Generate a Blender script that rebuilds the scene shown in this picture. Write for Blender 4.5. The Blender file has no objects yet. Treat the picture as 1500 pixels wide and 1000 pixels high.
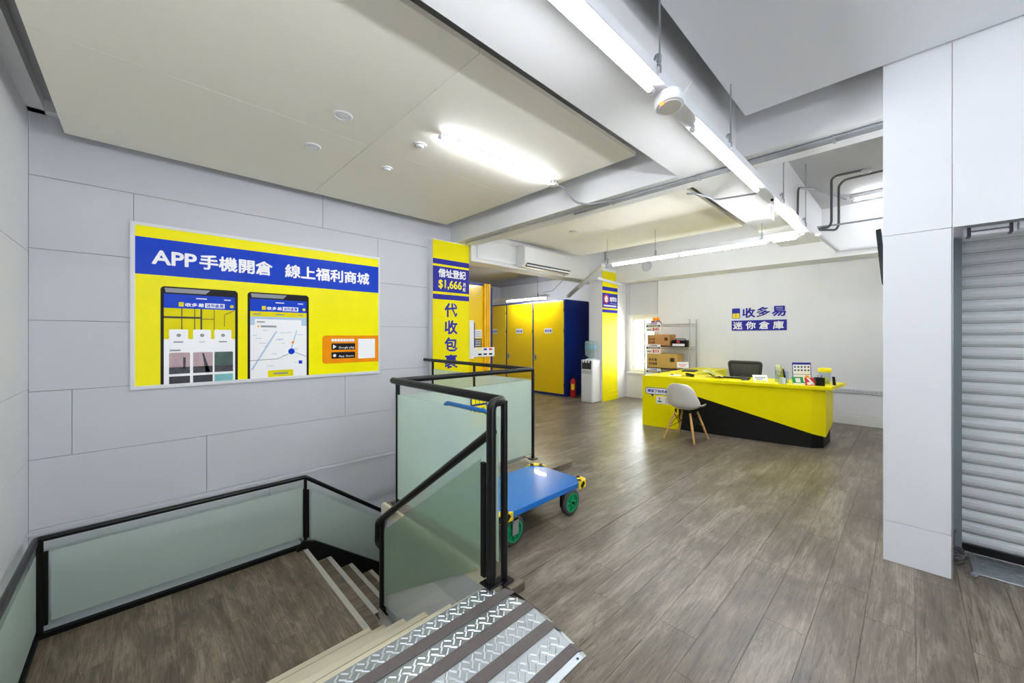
import bpy, math, random
from mathutils import Vector, Matrix
random.seed(7)
SC = bpy.context.scene
COL = SC.collection

# ------------------------------------------------------------------ camera, world, exposure
CAM_H = 1.45
cd = bpy.data.cameras.new('camera'); cam = bpy.data.objects.new('camera', cd); COL.objects.link(cam)
cam.location = (0, 0, CAM_H)
cam.rotation_euler = (math.radians(90), 0, math.radians(46.02 - 90))
cd.sensor_width = 36.0; cd.lens = 36.0 * 563.6 / 1500.0
cd.shift_y = -7.7 / 1500.0
cd.clip_start = 0.05
SC.camera = cam

w = bpy.data.worlds.new('sky'); SC.world = w; w.use_nodes = True
bg = w.node_tree.nodes['Background']
bg.inputs[0].default_value = (0.93, 0.96, 1.0, 1); bg.inputs[1].default_value = 6.0

vs = SC.view_settings
vs.view_transform = 'Standard'; vs.look = 'None'; vs.gamma = 1.0; vs.use_curve_mapping = False
vs.exposure = 2.0
TUBE = 24.0          # radiance of the bare LED tubes
try:
    SC.cycles.use_denoising = True
    SC.cycles.max_bounces = 9; SC.cycles.diffuse_bounces = 5
    SC.cycles.transparent_max_bounces = 16
    SC.cycles.sample_clamp_indirect = 6.0
    SC.cycles.caustics_reflective = False; SC.cycles.caustics_refractive = False
except Exception:
    pass

# ------------------------------------------------------------------ materials
def lin(c):
    c = c / 255.0
    return c / 12.92 if c <= 0.04045 else ((c + 0.055) / 1.055) ** 2.4
def rgb(c):
    return (lin(c[0]), lin(c[1]), lin(c[2]), 1.0)
MATS = {}
def mat(name, c, rough=0.5, metal=0.0, var=0.03, scale=6.0, bump=0.0, bscale=40.0, spec=0.5, emit=0.0, coat=0.0):
    if name in MATS: return MATS[name]
    m = bpy.data.materials.new(name); m.use_nodes = True
    nt = m.node_tree; N = nt.nodes; L = nt.links
    b = N['Principled BSDF']
    tc = N.new('ShaderNodeTexCoord'); nz = N.new('ShaderNodeTexNoise')
    nz.inputs['Scale'].default_value = scale; nz.inputs['Detail'].default_value = 4
    L.new(tc.outputs['Object'], nz.inputs['Vector'])
    cr = N.new('ShaderNodeValToRGB')
    base = rgb(c)
    cr.color_ramp.elements[0].position = 0.3; cr.color_ramp.elements[1].position = 0.7
    cr.color_ramp.elements[0].color = tuple(max(0, v * (1 - var)) for v in base[:3]) + (1,)
    cr.color_ramp.elements[1].color = tuple(min(1, v * (1 + var)) for v in base[:3]) + (1,)
    L.new(nz.outputs['Fac'], cr.inputs['Fac'])
    L.new(cr.outputs['Color'], b.inputs['Base Color'])
    b.inputs['Roughness'].default_value = rough; b.inputs['Metallic'].default_value = metal
    b.inputs['Specular IOR Level'].default_value = spec
    b.inputs['Coat Weight'].default_value = coat
    if emit:
        L.new(cr.outputs['Color'], b.inputs['Emission Color']); b.inputs['Emission Strength'].default_value = emit
    if bump:
        n2 = N.new('ShaderNodeTexNoise'); n2.inputs['Scale'].default_value = bscale; n2.inputs['Detail'].default_value = 6
        L.new(tc.outputs['Object'], n2.inputs['Vector'])
        bp = N.new('ShaderNodeBump'); bp.inputs['Strength'].default_value = bump; bp.inputs['Distance'].default_value = 0.01
        L.new(n2.outputs['Fac'], bp.inputs['Height']); L.new(bp.outputs['Normal'], b.inputs['Normal'])
    MATS[name] = m
    return m

def wood_floor(name, tint=1.0, warm=1.0):
    rgb_ = rgb
    def rgbw(c): return rgb_((c[0], c[1] * (1 - .05 * warm), c[2] * (1 - .13 * warm)))
    m = bpy.data.materials.new(name); m.use_nodes = True
    nt = m.node_tree; N = nt.nodes; L = nt.links; b = N['Principled BSDF']
    tc = N.new('ShaderNodeTexCoord'); oi = N.new('ShaderNodeObjectInfo')
    mul = N.new('ShaderNodeVectorMath'); mul.operation = 'SCALE'; mul.inputs['Scale'].default_value = 37.0
    comb = N.new('ShaderNodeCombineXYZ')
    L.new(oi.outputs['Random'], comb.inputs[0]); L.new(oi.outputs['Random'], comb.inputs[1]); L.new(comb.outputs[0], mul.inputs[0])
    add = N.new('ShaderNodeVectorMath'); add.operation = 'ADD'
    L.new(tc.outputs['Object'], add.inputs[0]); L.new(mul.outputs[0], add.inputs[1])
    def noise(sx, sy, scale, detail, dist=0.0, rough=0.55, src=None):
        mp = N.new('ShaderNodeMapping'); mp.inputs['Scale'].default_value = (sx, sy, 1)
        L.new(src.outputs[0], mp.inputs['Vector'])
        n = N.new('ShaderNodeTexNoise'); n.inputs['Scale'].default_value = scale; n.inputs['Detail'].default_value = detail
        n.inputs['Distortion'].default_value = dist; n.inputs['Roughness'].default_value = rough
        L.new(mp.outputs[0], n.inputs['Vector']); return n
    addw = N.new('ShaderNodeVectorMath'); addw.operation = 'ADD'
    L.new(tc.outputs['Object'], addw.inputs[0]); L.new(oi.outputs['Location'], addw.inputs[1])
    big = noise(0.8, 2.6, 2.0, 6, 0.9, 0.62, addw)
    fine = noise(1.1, 15.0, 2.6, 8, 1.4, 0.68, add)
    crack = noise(0.55, 9.0, 1.7, 4, 2.2, 0.55, add)
    r1 = N.new('ShaderNodeValToRGB'); e = r1.color_ramp.elements
    e[0].position = 0.33; e[0].color = rgbw((70 * tint, 63 * tint, 54 * tint)); e[1].position = 0.70; e[1].color = rgbw((163 * tint, 155 * tint, 142 * tint))
    mid = e.new(0.5); mid.color = rgbw((110 * tint, 101 * tint, 89 * tint))
    mixv = N.new('ShaderNodeMix'); mixv.data_type = 'FLOAT'; mixv.inputs[0].default_value = 0.45
    L.new(big.outputs['Fac'], mixv.inputs[2]); L.new(fine.outputs['Fac'], mixv.inputs[3])
    ad = N.new('ShaderNodeMath'); ad.operation = 'MULTIPLY_ADD'; ad.inputs[1].default_value = 0.05; ad.inputs[2].default_value = -0.025
    L.new(oi.outputs['Random'], ad.inputs[0])
    ad2 = N.new('ShaderNodeMath'); ad2.operation = 'ADD'; L.new(mixv.outputs[0], ad2.inputs[0]); L.new(ad.outputs[0], ad2.inputs[1])
    L.new(ad2.outputs[0], r1.inputs['Fac'])
    r2 = N.new('ShaderNodeValToRGB'); e2 = r2.color_ramp.elements
    e2[0].position = 0.478; e2[0].color = (1, 1, 1, 1); e2[1].position = 0.522; e2[1].color = (1, 1, 1, 1)
    k = e2.new(0.50); k.color = (0.50, 0.47, 0.45, 1)
    L.new(crack.outputs['Fac'], r2.inputs['Fac'])
    mx = N.new('ShaderNodeMix'); mx.data_type = 'RGBA'; mx.blend_type = 'MULTIPLY'; mx.inputs[0].default_value = 0.8
    L.new(r1.outputs['Color'], mx.inputs[6]); L.new(r2.outputs['Color'], mx.inputs[7])
    L.new(mx.outputs[2], b.inputs['Base Color'])
    rr = N.new('ShaderNodeMapRange'); rr.inputs[3].default_value = 0.26; rr.inputs[4].default_value = 0.44
    L.new(fine.outputs['Fac'], rr.inputs[0]); L.new(rr.outputs[0], b.inputs['Roughness'])
    bp = N.new('ShaderNodeBump'); bp.inputs['Strength'].default_value = 0.22; bp.inputs['Distance'].default_value = 0.004
    L.new(fine.outputs['Fac'], bp.inputs['Height']); L.new(bp.outputs['Normal'], b.inputs['Normal'])
    return m

def clear_glass(name, tint=(0.90, 0.97, 0.93)):
    m = bpy.data.materials.new(name); m.use_nodes = True
    nt = m.node_tree; N = nt.nodes; L = nt.links; N.remove(N['Principled BSDF']); out = N['Material Output']
    t = N.new('ShaderNodeBsdfTransparent'); t.inputs[0].default_value = (*tint, 1)
    g = N.new('ShaderNodeBsdfGlossy'); g.inputs['Roughness'].default_value = 0.03
    fr = N.new('ShaderNodeFresnel'); fr.inputs[0].default_value = 1.45
    ge = N.new('ShaderNodeNewGeometry'); iv = N.new('ShaderNodeMath'); iv.operation = 'SUBTRACT'; iv.inputs[0].default_value = 1.0; L.new(ge.outputs['Backfacing'], iv.inputs[1])
    mu = N.new('ShaderNodeMath'); mu.operation = 'MULTIPLY'; L.new(fr.outputs[0], mu.inputs[0]); L.new(iv.outputs[0], mu.inputs[1])
    mx = N.new('ShaderNodeMixShader'); L.new(mu.outputs[0], mx.inputs[0]); L.new(t.outputs[0], mx.inputs[1]); L.new(g.outputs[0], mx.inputs[2])
    L.new(mx.outputs[0], out.inputs[0]); return m

def frosted(name, c, see=0.16, trans=0.4):
    m = bpy.data.materials.new(name); m.use_nodes = True
    nt = m.node_tree; N = nt.nodes; L = nt.links; N.remove(N['Principled BSDF']); out = N['Material Output']
    tc = N.new('ShaderNodeTexCoord'); nz = N.new('ShaderNodeTexNoise'); nz.inputs['Scale'].default_value = 2.5
    L.new(tc.outputs['Object'], nz.inputs['Vector'])
    cr = N.new('ShaderNodeValToRGB'); base = rgb(c)
    cr.color_ramp.elements[0].color = tuple(v * 0.95 for v in base[:3]) + (1,); cr.color_ramp.elements[1].color = tuple(min(1, v * 1.04) for v in base[:3]) + (1,)
    L.new(nz.outputs['Fac'], cr.inputs['Fac'])
    d = N.new('ShaderNodeBsdfDiffuse'); tl = N.new('ShaderNodeBsdfTranslucent'); tp = N.new('ShaderNodeBsdfTransparent')
    L.new(cr.outputs[0], d.inputs[0]); L.new(cr.outputs[0], tl.inputs[0]); tp.inputs[0].default_value = (.9, .97, .92, 1)
    m1 = N.new('ShaderNodeMixShader'); m1.inputs[0].default_value = trans; L.new(d.outputs[0], m1.inputs[1]); L.new(tl.outputs[0], m1.inputs[2])
    m2 = N.new('ShaderNodeMixShader'); m2.inputs[0].default_value = see; L.new(m1.outputs[0], m2.inputs[1]); L.new(tp.outputs[0], m2.inputs[2])
    gl = N.new('ShaderNodeBsdfGlossy'); gl.inputs['Roughness'].default_value = 0.22; m3 = N.new('ShaderNodeMixShader'); m3.inputs[0].default_value = 0.05; L.new(m2.outputs[0], m3.inputs[1]); L.new(gl.outputs[0], m3.inputs[2])
    L.new(m3.outputs[0], out.inputs[0]); return m

def emitter(name, c, s):
    m = bpy.data.materials.new(name); m.use_nodes = True
    nt = m.node_tree; N = nt.nodes; N.remove(N['Principled BSDF'])
    e = N.new('ShaderNodeEmission'); e.inputs[0].default_value = rgb(c); e.inputs[1].default_value = s
    nt.links.new(e.outputs[0], N['Material Output'].inputs[0]); return m

WHITE_WALL = mat('white_wall_board', (236, 237, 240), 0.55, var=0.015, scale=1.5)
GREY_BOARD = mat('grey_wall_board', (212, 213, 219), 0.5, var=0.02, scale=1.3)
JOINT = mat('panel_joint_backing', (120, 120, 122), 0.8)
PAINT = mat('white_painted_concrete', (236, 236, 236), 0.6, var=0.02, scale=1.0, bump=0.05, bscale=20)
CEIL2 = mat('ceiling_board_cool_light', (232, 234, 238), 0.6, var=0.012, scale=0.8)  # right-hand board, cooler daylight put into its colour
CEIL = mat('ceiling_board', (250, 246, 234), 0.6, var=0.012, scale=0.8)
SLAB = mat('grey_slab_paint', (190, 190, 192), 0.7, var=0.03, scale=0.8)
WOOD = wood_floor('wood_look_vinyl', 1.0, 0.15)
WOOD_D = wood_floor('wood_look_vinyl_landing', 1.08, 0.75)
BEIGE = mat('beige_nosing', (233, 224, 196), 0.45, var=0.03, scale=4)
GREYNOSE = mat('pale_grey_nosing', (196, 192, 184), 0.5, var=0.03)
BLACK = mat('black_painted_steel', (9, 9, 10), 0.3, spec=0.4)
BLACKM = mat('black_matte', (9, 9, 10), 0.5, spec=0.3)
DKGREY = mat('dark_grey_plastic', (52, 53, 58), 0.5)
GALV = mat('galvanised_steel', (176, 182, 187), 0.35, 0.85, var=0.08, scale=14)
CONDUITD = mat('dark_grey_conduit', (112, 114, 118), 0.4, 0.4, var=0.05)
CONDUIT = mat('grey_conduit', (172, 176, 182), 0.35, 0.45, var=0.05)
LUG = mat('highlighted_lug_aluminium', (222, 226, 228), 0.33, 0.85, var=0.02)  # lighter than the plate, specular highlights put into the colour
PLATE = mat('diamond_plate_aluminium', (176, 183, 186), 0.38, 0.85, var=0.07, scale=9, bump=0.05, bscale=70)
TAPE = mat('grey_grip_tape', (98, 92, 88), 0.85, var=0.08, scale=60, bump=0.3, bscale=300)
YEL = mat('yellow_paint', (248, 234, 0), 0.5, spec=0.15, var=0.012)
YELD = mat('yellow_laminate', (252, 238, 0), 0.38, spec=0.15, var=0.015)
YELL = mat('yellow_locker_enamel', (255, 215, 4), 0.2, var=0.01, coat=0.3)
ORANGEY = mat('orange_yellow_trim', (250, 190, 0), 0.4)
NAVY = mat('navy_locker_enamel', (10, 42, 128), 0.3)
SIGNBLUE = mat('sign_blue', (50, 50, 160), 0.45, spec=0.15)
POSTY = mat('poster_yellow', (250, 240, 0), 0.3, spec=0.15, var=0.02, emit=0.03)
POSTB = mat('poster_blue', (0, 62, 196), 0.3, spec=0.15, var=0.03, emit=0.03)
PWHITE = mat('print_white', (248, 248, 250), 0.4, var=0.01)
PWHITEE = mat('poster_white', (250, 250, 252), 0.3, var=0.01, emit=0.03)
PYEL = mat('print_yellow', (250, 235, 40), 0.4, spec=0.15)
PBLACK = mat('print_black', (28, 26, 30), 0.4, spec=0.15)
PGREY = mat('print_grey', (150, 152, 158), 0.4)
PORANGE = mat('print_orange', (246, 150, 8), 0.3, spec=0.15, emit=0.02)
PRED = mat('print_red', (214, 40, 60), 0.4)
PGREEN = mat('print_green', (20, 160, 92), 0.4)
PMAP = mat('print_map_blue', (190, 214, 238), 0.4)
PSKY = mat('print_dusk_sky', (206, 178, 182), 0.4, var=0.25, scale=5)
PDUSK = mat('print_dark_city', (60, 58, 66), 0.4, var=0.4, scale=30)
PHILL = mat('print_green_hill', (70, 96, 86), 0.4, var=0.3, scale=12)
PTEAL = mat('print_teal', (130, 200, 202), 0.4)
PLASTIC = mat('white_plastic', (236, 237, 240), 0.35, var=0.01)
PLASTICG = mat('grey_white_plastic', (205, 207, 212), 0.4, var=0.01)
SHELL = mat('white_shell_plastic', (228, 226, 220), 0.35, var=0.01)
BEECH = mat('beech_wood', (214, 166, 96), 0.45, var=0.12, scale=18)
CARTBLUE = mat('blue_cart_enamel', (10, 108, 190), 0.22, var=0.03, coat=0.4)
GREENW = mat('green_wheel_plastic', (0, 140, 84), 0.4)
RUBBER = mat('grey_rubber', (62, 60, 60), 0.7)
HAZY = mat('hazard_yellow_tape', (244, 214, 20), 0.4)
REDX = mat('red_extinguisher', (206, 22, 26), 0.3)
CARD = mat('brown_cardboard', (190, 138, 84), 0.8, var=0.05)
CARD2 = mat('tan_cardboard', (204, 168, 92), 0.8, var=0.05)
CARDINK = mat('cardboard_ink', (70, 46, 34), 0.7)
CHROME = mat('chrome_wire', (205, 206, 208), 0.2, 0.95)
CREAM = mat('cream_window_frame', (232, 228, 214), 0.5)
SHUT = mat('shutter_enamel', (214, 217, 216), 0.42, var=0.02)
SHUTG = mat('shutter_guide_grey', (122, 132, 136), 0.45)
ALU = mat('brushed_aluminium', (200, 202, 206), 0.3, 0.8)
BOTTLE = clear_glass('clear_bottle_plastic', (0.84, 0.89, 0.92))
GLASS = clear_glass('clear_glass', (0.965, 0.985, 0.975))
TINTED = clear_glass('tinted_fill_door_glass', (0.62, 0.64, 0.66))  # pane of the added rear door, tint holds back its daylight
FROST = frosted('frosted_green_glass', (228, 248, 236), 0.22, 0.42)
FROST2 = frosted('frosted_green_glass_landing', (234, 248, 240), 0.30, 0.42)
FROST3 = frosted('frosted_green_glass_shaded', (178, 200, 180), 0.42, 0.55)  # darker copy of FROST, shade of the stairwell behind put into the colour
TUBEM = emitter('led_tube', (244, 248, 255), TUBE)
LEDO = emitter('orange_led', (255, 90, 30), 2.0)
TVM = mat('tv_black_gloss', (24, 34, 36), 0.15)
MESHG = mat('grey_mesh_fabric', (112, 114, 120), 0.8)

# ------------------------------------------------------------------ geometry helpers
WL = {}
SPLIT = {'lettering', 'end_clamp', 'icon', 'screw', 'button', 'photo', 'yellow_bar', 'pin', 'marker', 'badge', 'blue_band', 'printed_mark', 'printed_line', 'hinge',
         'white_print', 'board', 'white_square', 'yellow_field', 'bottom_rail', 'fascia', 'frame', 'window_frame', 'sash', 'end_cap', 'print', 'hanger', 'caster_fork', 'skirting', 'price_mark'}
def wloc(o):
    return WL.get(o.name, Vector((0, 0, 0)))
class MB:
    def __init__(s, local=False): s.v = []; s.f = []; s.sm = []; s.local = local; s.pm = []
    def mark(s): s.pm.append((len(s.v), len(s.f))); return s
    def add(s, vs, fs, smooth=False):
        n = len(s.v); s.v += [tuple(p) for p in vs]
        for f in fs: s.f.append(tuple(i + n for i in f)); s.sm.append(smooth)
        return s
    def box(s, x0, x1, y0, y1, z0, z1):
        s.mark()
        x0, x1 = min(x0, x1), max(x0, x1); y0, y1 = min(y0, y1), max(y0, y1); z0, z1 = min(z0, z1), max(z0, z1)
        return s.add([(x0, y0, z0), (x1, y0, z0), (x1, y1, z0), (x0, y1, z0), (x0, y0, z1), (x1, y0, z1), (x1, y1, z1), (x0, y1, z1)],
              [(0, 3, 2, 1), (4, 5, 6, 7), (0, 1, 5, 4), (1, 2, 6, 5), (2, 3, 7, 6), (3, 0, 4, 7)])
    def cbox(s, x0, x1, y0, y1, z0, z1, c=0.004):
        s.mark()
        x0, x1 = min(x0, x1), max(x0, x1); y0, y1 = min(y0, y1), max(y0, y1); z0, z1 = min(z0, z1), max(z0, z1)
        c = min(c, (x1 - x0) * .45, (y1 - y0) * .45, (z1 - z0) * .45)
        pts = []
        for z, i in ((z0, c), (z0 + c, 0), (z1 - c, 0), (z1, c)):
            pts.append([(x0 + i, y0 + i + (0 if i else c), z), (x0 + i + (0 if i else c), y0 + i, z), (x1 - i - (0 if i else c), y0 + i, z), (x1 - i, y0 + i + (0 if i else c), z),
                        (x1 - i, y1 - i - (0 if i else c), z), (x1 - i - (0 if i else c), y1 - i, z), (x0 + i + (0 if i else c), y1 - i, z), (x0 + i, y1 - i - (0 if i else c), z)])
        v = [p for r in pts for p in r]
        f = [tuple(range(7, -1, -1)), tuple(range(24, 32))]
        for k in range(3):
            for j in range(8):
                f.append((k * 8 + j, k * 8 + (j + 1) % 8, (k + 1) * 8 + (j + 1) % 8, (k + 1) * 8 + j))
        return s.add(v, f)
    def obox(s, c, a, b, d):
        s.mark()
        c, a, b, d = Vector(c), Vector(a), Vector(b), Vector(d)
        v = [c - a - b - d, c + a - b - d, c + a + b - d, c - a + b - d, c - a - b + d, c + a - b + d, c + a + b + d, c - a + b + d]
        return s.add(v, [(0, 3, 2, 1), (4, 5, 6, 7), (0, 1, 5, 4), (1, 2, 6, 5), (2, 3, 7, 6), (3, 0, 4, 7)])
    def prism(s, poly, ext):
        s.mark()
        n = len(poly); e = Vector(ext); p = [Vector(q) for q in poly]
        v = p + [q + e for q in p]
        f = [tuple(range(n - 1, -1, -1)), tuple(range(n, 2 * n))]
        for i in range(n): f.append((i, (i + 1) % n, n + (i + 1) % n, n + i))
        return s.add(v, f)
    def tube(s, pts, r, n=12, smooth=True, caps=True):
        s.mark()
        p = [Vector(q) for q in pts]; rr = r if isinstance(r, (list, tuple)) else [r] * len(p)
        t0 = (p[1] - p[0]).normalized()
        up = Vector((0, 0, 1)) if abs(t0.z) < 0.9 else Vector((1, 0, 0))
        a = t0.cross(up).normalized(); rings = []
        for i, q in enumerate(p):
            if i == 0: t = t0
            elif i == len(p) - 1: t = (p[i] - p[i - 1]).normalized()
            else: t = ((p[i] - p[i - 1]).normalized() + (p[i + 1] - p[i]).normalized()).normalized()
            a = (a - t * a.dot(t)).normalized(); b = t.cross(a)
            k = 1.0
            if 0 < i < len(p) - 1:
                ca = max(0.5, t.dot((p[i] - p[i - 1]).normalized())); k = 1.0 / ca if ca < 0.98 else 1.0
            rings.append([q + (a * math.cos(2 * math.pi * j / n) + b * math.sin(2 * math.pi * j / n)) * rr[i] for j in range(n)])
        v = [x for r_ in rings for x in r_]; f = []
        for i in range(len(p) - 1):
            for j in range(n):
                f.append((i * n + j, i * n + (j + 1) % n, (i + 1) * n + (j + 1) % n, (i + 1) * n + j))
        s.add(v, f, smooth)
        if caps:
            s.add(rings[0], [tuple(range(n - 1, -1, -1))]); s.add(rings[-1], [tuple(range(n))])
        return s
    def lathe(s, prof, c=(0, 0, 0), axis=(0, 0, 1), n=24, smooth=True, caps=True):
        s.mark()
        c = Vector(c); ax = Vector(axis).normalized()
        up = Vector((1, 0, 0)) if abs(ax.x) < 0.9 else Vector((0, 1, 0))
        a = ax.cross(up).normalized(); b = ax.cross(a); v = []; f = []
        for r, z in prof:
            for j in range(n):
                th = 2 * math.pi * j / n
                v.append(c + ax * z + (a * math.cos(th) + b * math.sin(th)) * max(r, 1e-4))
        for i in range(len(prof) - 1):
            for j in range(n):
                f.append((i * n + j, i * n + (j + 1) % n, (i + 1) * n + (j + 1) % n, (i + 1) * n + j))
        if caps: f.append(tuple(range(n - 1, -1, -1))); f.append(tuple(range((len(prof) - 1) * n, len(prof) * n)))
        return s.add(v, f, smooth)
    def build(s, name, m, parent=None, label=None, cat=None, group=None, kind=None, bevel=0.0, solid=0.0, subsurf=0):
        if parent is not None and name in SPLIT and len(s.pm) > 1 and kind is None:
            ends = s.pm[1:] + [(len(s.v), len(s.f))]; out = []
            for (v0, f0), (v1, f1) in zip(s.pm, ends):
                q = MB(s.local); q.v = s.v[v0:v1]; q.f = [tuple(i - v0 for i in f) for f in s.f[f0:f1]]; q.sm = s.sm[f0:f1]
                out.append(q.build(name, m, parent, label, bevel=bevel, solid=solid))
            return out[0]
        me = bpy.data.meshes.new(name)
        V = [Vector(p) for p in s.v]
        if parent is not None: org = Vector((0, 0, 0)) if s.local else wloc(parent)
        elif s.local: org = Vector((0, 0, 0))
        else:
            xs = [p.x for p in V]; ys = [p.y for p in V]; zs = [p.z for p in V]
            org = Vector(((min(xs) + max(xs)) / 2, (min(ys) + max(ys)) / 2, min(zs)))
        me.from_pydata([p - org for p in V], [], s.f)
        for i, sm in enumerate(s.sm): me.polygons[i].use_smooth = sm
        me.materials.append(m); me.update()
        o = bpy.data.objects.new(name, me); COL.objects.link(o)
        if parent is not None:
            o.parent = parent; WL[o.name] = Vector((0, 0, 0)) if s.local else wloc(parent).copy()
        else:
            o.location = org; WL[o.name] = org
        if bevel:
            md = o.modifiers.new('edge', 'BEVEL'); md.width = bevel; md.segments = 2; md.limit_method = 'ANGLE'
        if subsurf:
            md = o.modifiers.new('smooth', 'SUBSURF'); md.levels = subsurf; md.render_levels = subsurf
        if solid:
            md = o.modifiers.new('thick', 'SOLIDIFY'); md.thickness = solid; md.offset = 0
        tag(o, label, cat, group, kind)
        return o
def tag(o, label=None, cat=None, group=None, kind=None):
    if label: o['label'] = label
    if cat: o['category'] = cat
    if group: o['group'] = group
    if kind: o['kind'] = kind
    return o
def thing(name, loc, label, cat, group=None, rz=0.0, kind=None):
    o = bpy.data.objects.new(name, None); COL.objects.link(o); o.location = loc; o.rotation_euler = (0, 0, rz)
    o.empty_display_size = 0.1; WL[o.name] = Vector(loc)
    return tag(o, label, cat, group, kind)
def fillet(pts, r, n=6):
    p = [Vector(q) for q in pts]; out = [p[0]]
    for i in range(1, len(p) - 1):
        a = (p[i - 1] - p[i]); b = (p[i + 1] - p[i]); k = min(r, a.length * .48, b.length * .48)
        s_ = p[i] + a.normalized() * k; e_ = p[i] + b.normalized() * k
        for j in range(n + 1):
            t = j / n; out.append(s_ * (1 - t) ** 2 + p[i] * 2 * t * (1 - t) + e_ * t * t)
    out.append(p[-1]); return out

class Frame:
    """a flat face: origin, right, up, outward normal"""
    def __init__(s, O, u, v): s.O = Vector(O); s.u = Vector(u).normalized(); s.v = Vector(v).normalized(); s.n = s.u.cross(s.v)
    def p(s, a, b, d=0.0): return s.O + s.u * a + s.v * b + s.n * d
    def rect(s, mb, a0, b0, a1, b1, d0, d1):
        return s.poly(mb, [(a0, b0), (a1, b0), (a1, b1), (a0, b1)], d0, d1)
    def poly(s, mb, pts, d0, d1):
        return mb.prism([s.p(a, b, d0) for a, b in pts], s.n * (d1 - d0))
    def rrect(s, mb, a0, b0, a1, b1, r, d0, d1, k=4, corners=(1, 1, 1, 1)):
        pts = []
        for (cx, cy, st), on in zip(((a1 - r, b0 + r, -90), (a1 - r, b1 - r, 0), (a0 + r, b1 - r, 90), (a0 + r, b0 + r, 180)), corners):
            if on:
                for j in range(k + 1):
                    th = math.radians(st + 90 * j / k); pts.append((cx + r * math.cos(th), cy + r * math.sin(th)))
            else:
                th = math.radians(st + 45); pts.append((cx + r * (1 if math.cos(th) > 0 else -1), cy + r * (1 if math.sin(th) > 0 else -1)))
        return s.poly(mb, pts, d0, d1)
    def disc(s, mb, a, b, r, d0, d1, k=16):
        return s.poly(mb, [(a + r * math.cos(2 * math.pi * j / k), b + r * math.sin(2 * math.pi * j / k)) for j in range(k)], d0, d1)
    def text(s, mb, body, a0, b0, a1, b1, d, bold=0.015, res=1):
        vs_, fs_ = glyphs(body, bold, res)
        x0 = min(q[0] for q in vs_); x1 = max(q[0] for q in vs_); y0 = min(q[1] for q in vs_); y1 = max(q[1] for q in vs_)
        mb.mark()
        ku = (a1 - a0) / (x1 - x0 + 2 * bold); kv = (b1 - b0) / (y1 - y0 + 2 * bold)
        sh = [(0, 0)] + ([(math.cos(t * math.pi / 4), math.sin(t * math.pi / 4)) for t in range(8)] if bold else [])
        for i, (sx, sy) in enumerate(sh):
            mb.add([s.p(a0 + (q[0] - x0 + bold + sx * bold) * ku, b0 + (q[1] - y0 + bold + sy * bold) * kv, d + i * 2e-6) for q in vs_], fs_)
        return mb
GL = {}
def glyphs(body, bold, res):
    key = (body, res)
    if key not in GL:
        c = bpy.data.curves.new('lettering', 'FONT'); c.body = body; c.offset = 0.0; c.resolution_u = res
        o = bpy.data.objects.new('lettering', c); COL.objects.link(o)
        dg = bpy.context.evaluated_depsgraph_get()
        me = bpy.data.meshes.new_from_object(o.evaluated_get(dg))
        GL[key] = ([tuple(v.co) for v in me.vertices], [tuple(p.vertices) for p in me.polygons])
        bpy.data.objects.remove(o); bpy.data.curves.remove(c); bpy.data.meshes.remove(me)
    return GL[key]

# ================================================================== THE ROOM
XW, YW = -0.70, 5.30      # near left wall, poster wall
XB, XR, YR = 8.40, 3.48, 0.125   # logo wall, white cladding wall and its free edge
SL = 3.50                 # slab height
# ---- floor
REG = [(-0.70, 8.40, -3.2, 1.62), (1.48, 8.40, 1.62, 3.05), (3.20, 8.40, 3.05, 9.2)]
fl = MB()
for x0, x1, y0, y1 in REG: fl.box(x0, x1, y0, y1, -0.25, -0.004)
fl.box(8.40, 8.70, -.25, 5.0, -0.25, -0.004)
floor = fl.build('floor', WOOD, None, 'grey-brown wood-look plank floor of the storage lobby', 'floor', kind='structure')
FO = wloc(floor)
PLM = {}
def plank_mesh(L, W, m):
    k = (round(L, 3), round(W, 3), m.name)
    if k not in PLM:
        b = MB(local=True); g = 0.0004; c = 0.0006
        l, w_ = L / 2 - g, W / 2 - g
        v = [(-l, -w_, 0), (l, -w_, 0), (l, w_, 0), (-l, w_, 0), (-l, -w_, .0028), (l, -w_, .0028), (l, w_, .0028), (-l, w_, .0028),
             (-l + c, -w_ + c, .004), (l - c, -w_ + c, .004), (l - c, w_ - c, .004), (-l + c, w_ - c, .004)]
        f = [(8, 9, 10, 11)] + [(i, (i + 1) % 4, 4 + (i + 1) % 4, 4 + i) for i in range(4)] + [(4 + i, 4 + (i + 1) % 4, 8 + (i + 1) % 4, 8 + i) for i in range(4)]
        me = bpy.data.meshes.new('plank'); me.from_pydata(v, [], f); me.materials.append(m); me.update(); PLM[k] = me
    return PLM[k]
ca, sa = math.cos(math.radians(46.02)), math.sin(math.radians(46.02))
def seen(x, y, z=0.0, mg=30):
    d = ca * x + sa * y
    if d < 0.25: return False
    px = 750 + 563.6 * (sa * x - ca * y) / d; py = 492.3 + 563.6 * (1.45 - z) / d
    return -mg < px < 1500 + mg and py < 1000 + mg
PW, PL = 0.182, 1.22
j = 0; y = -1.29
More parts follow.
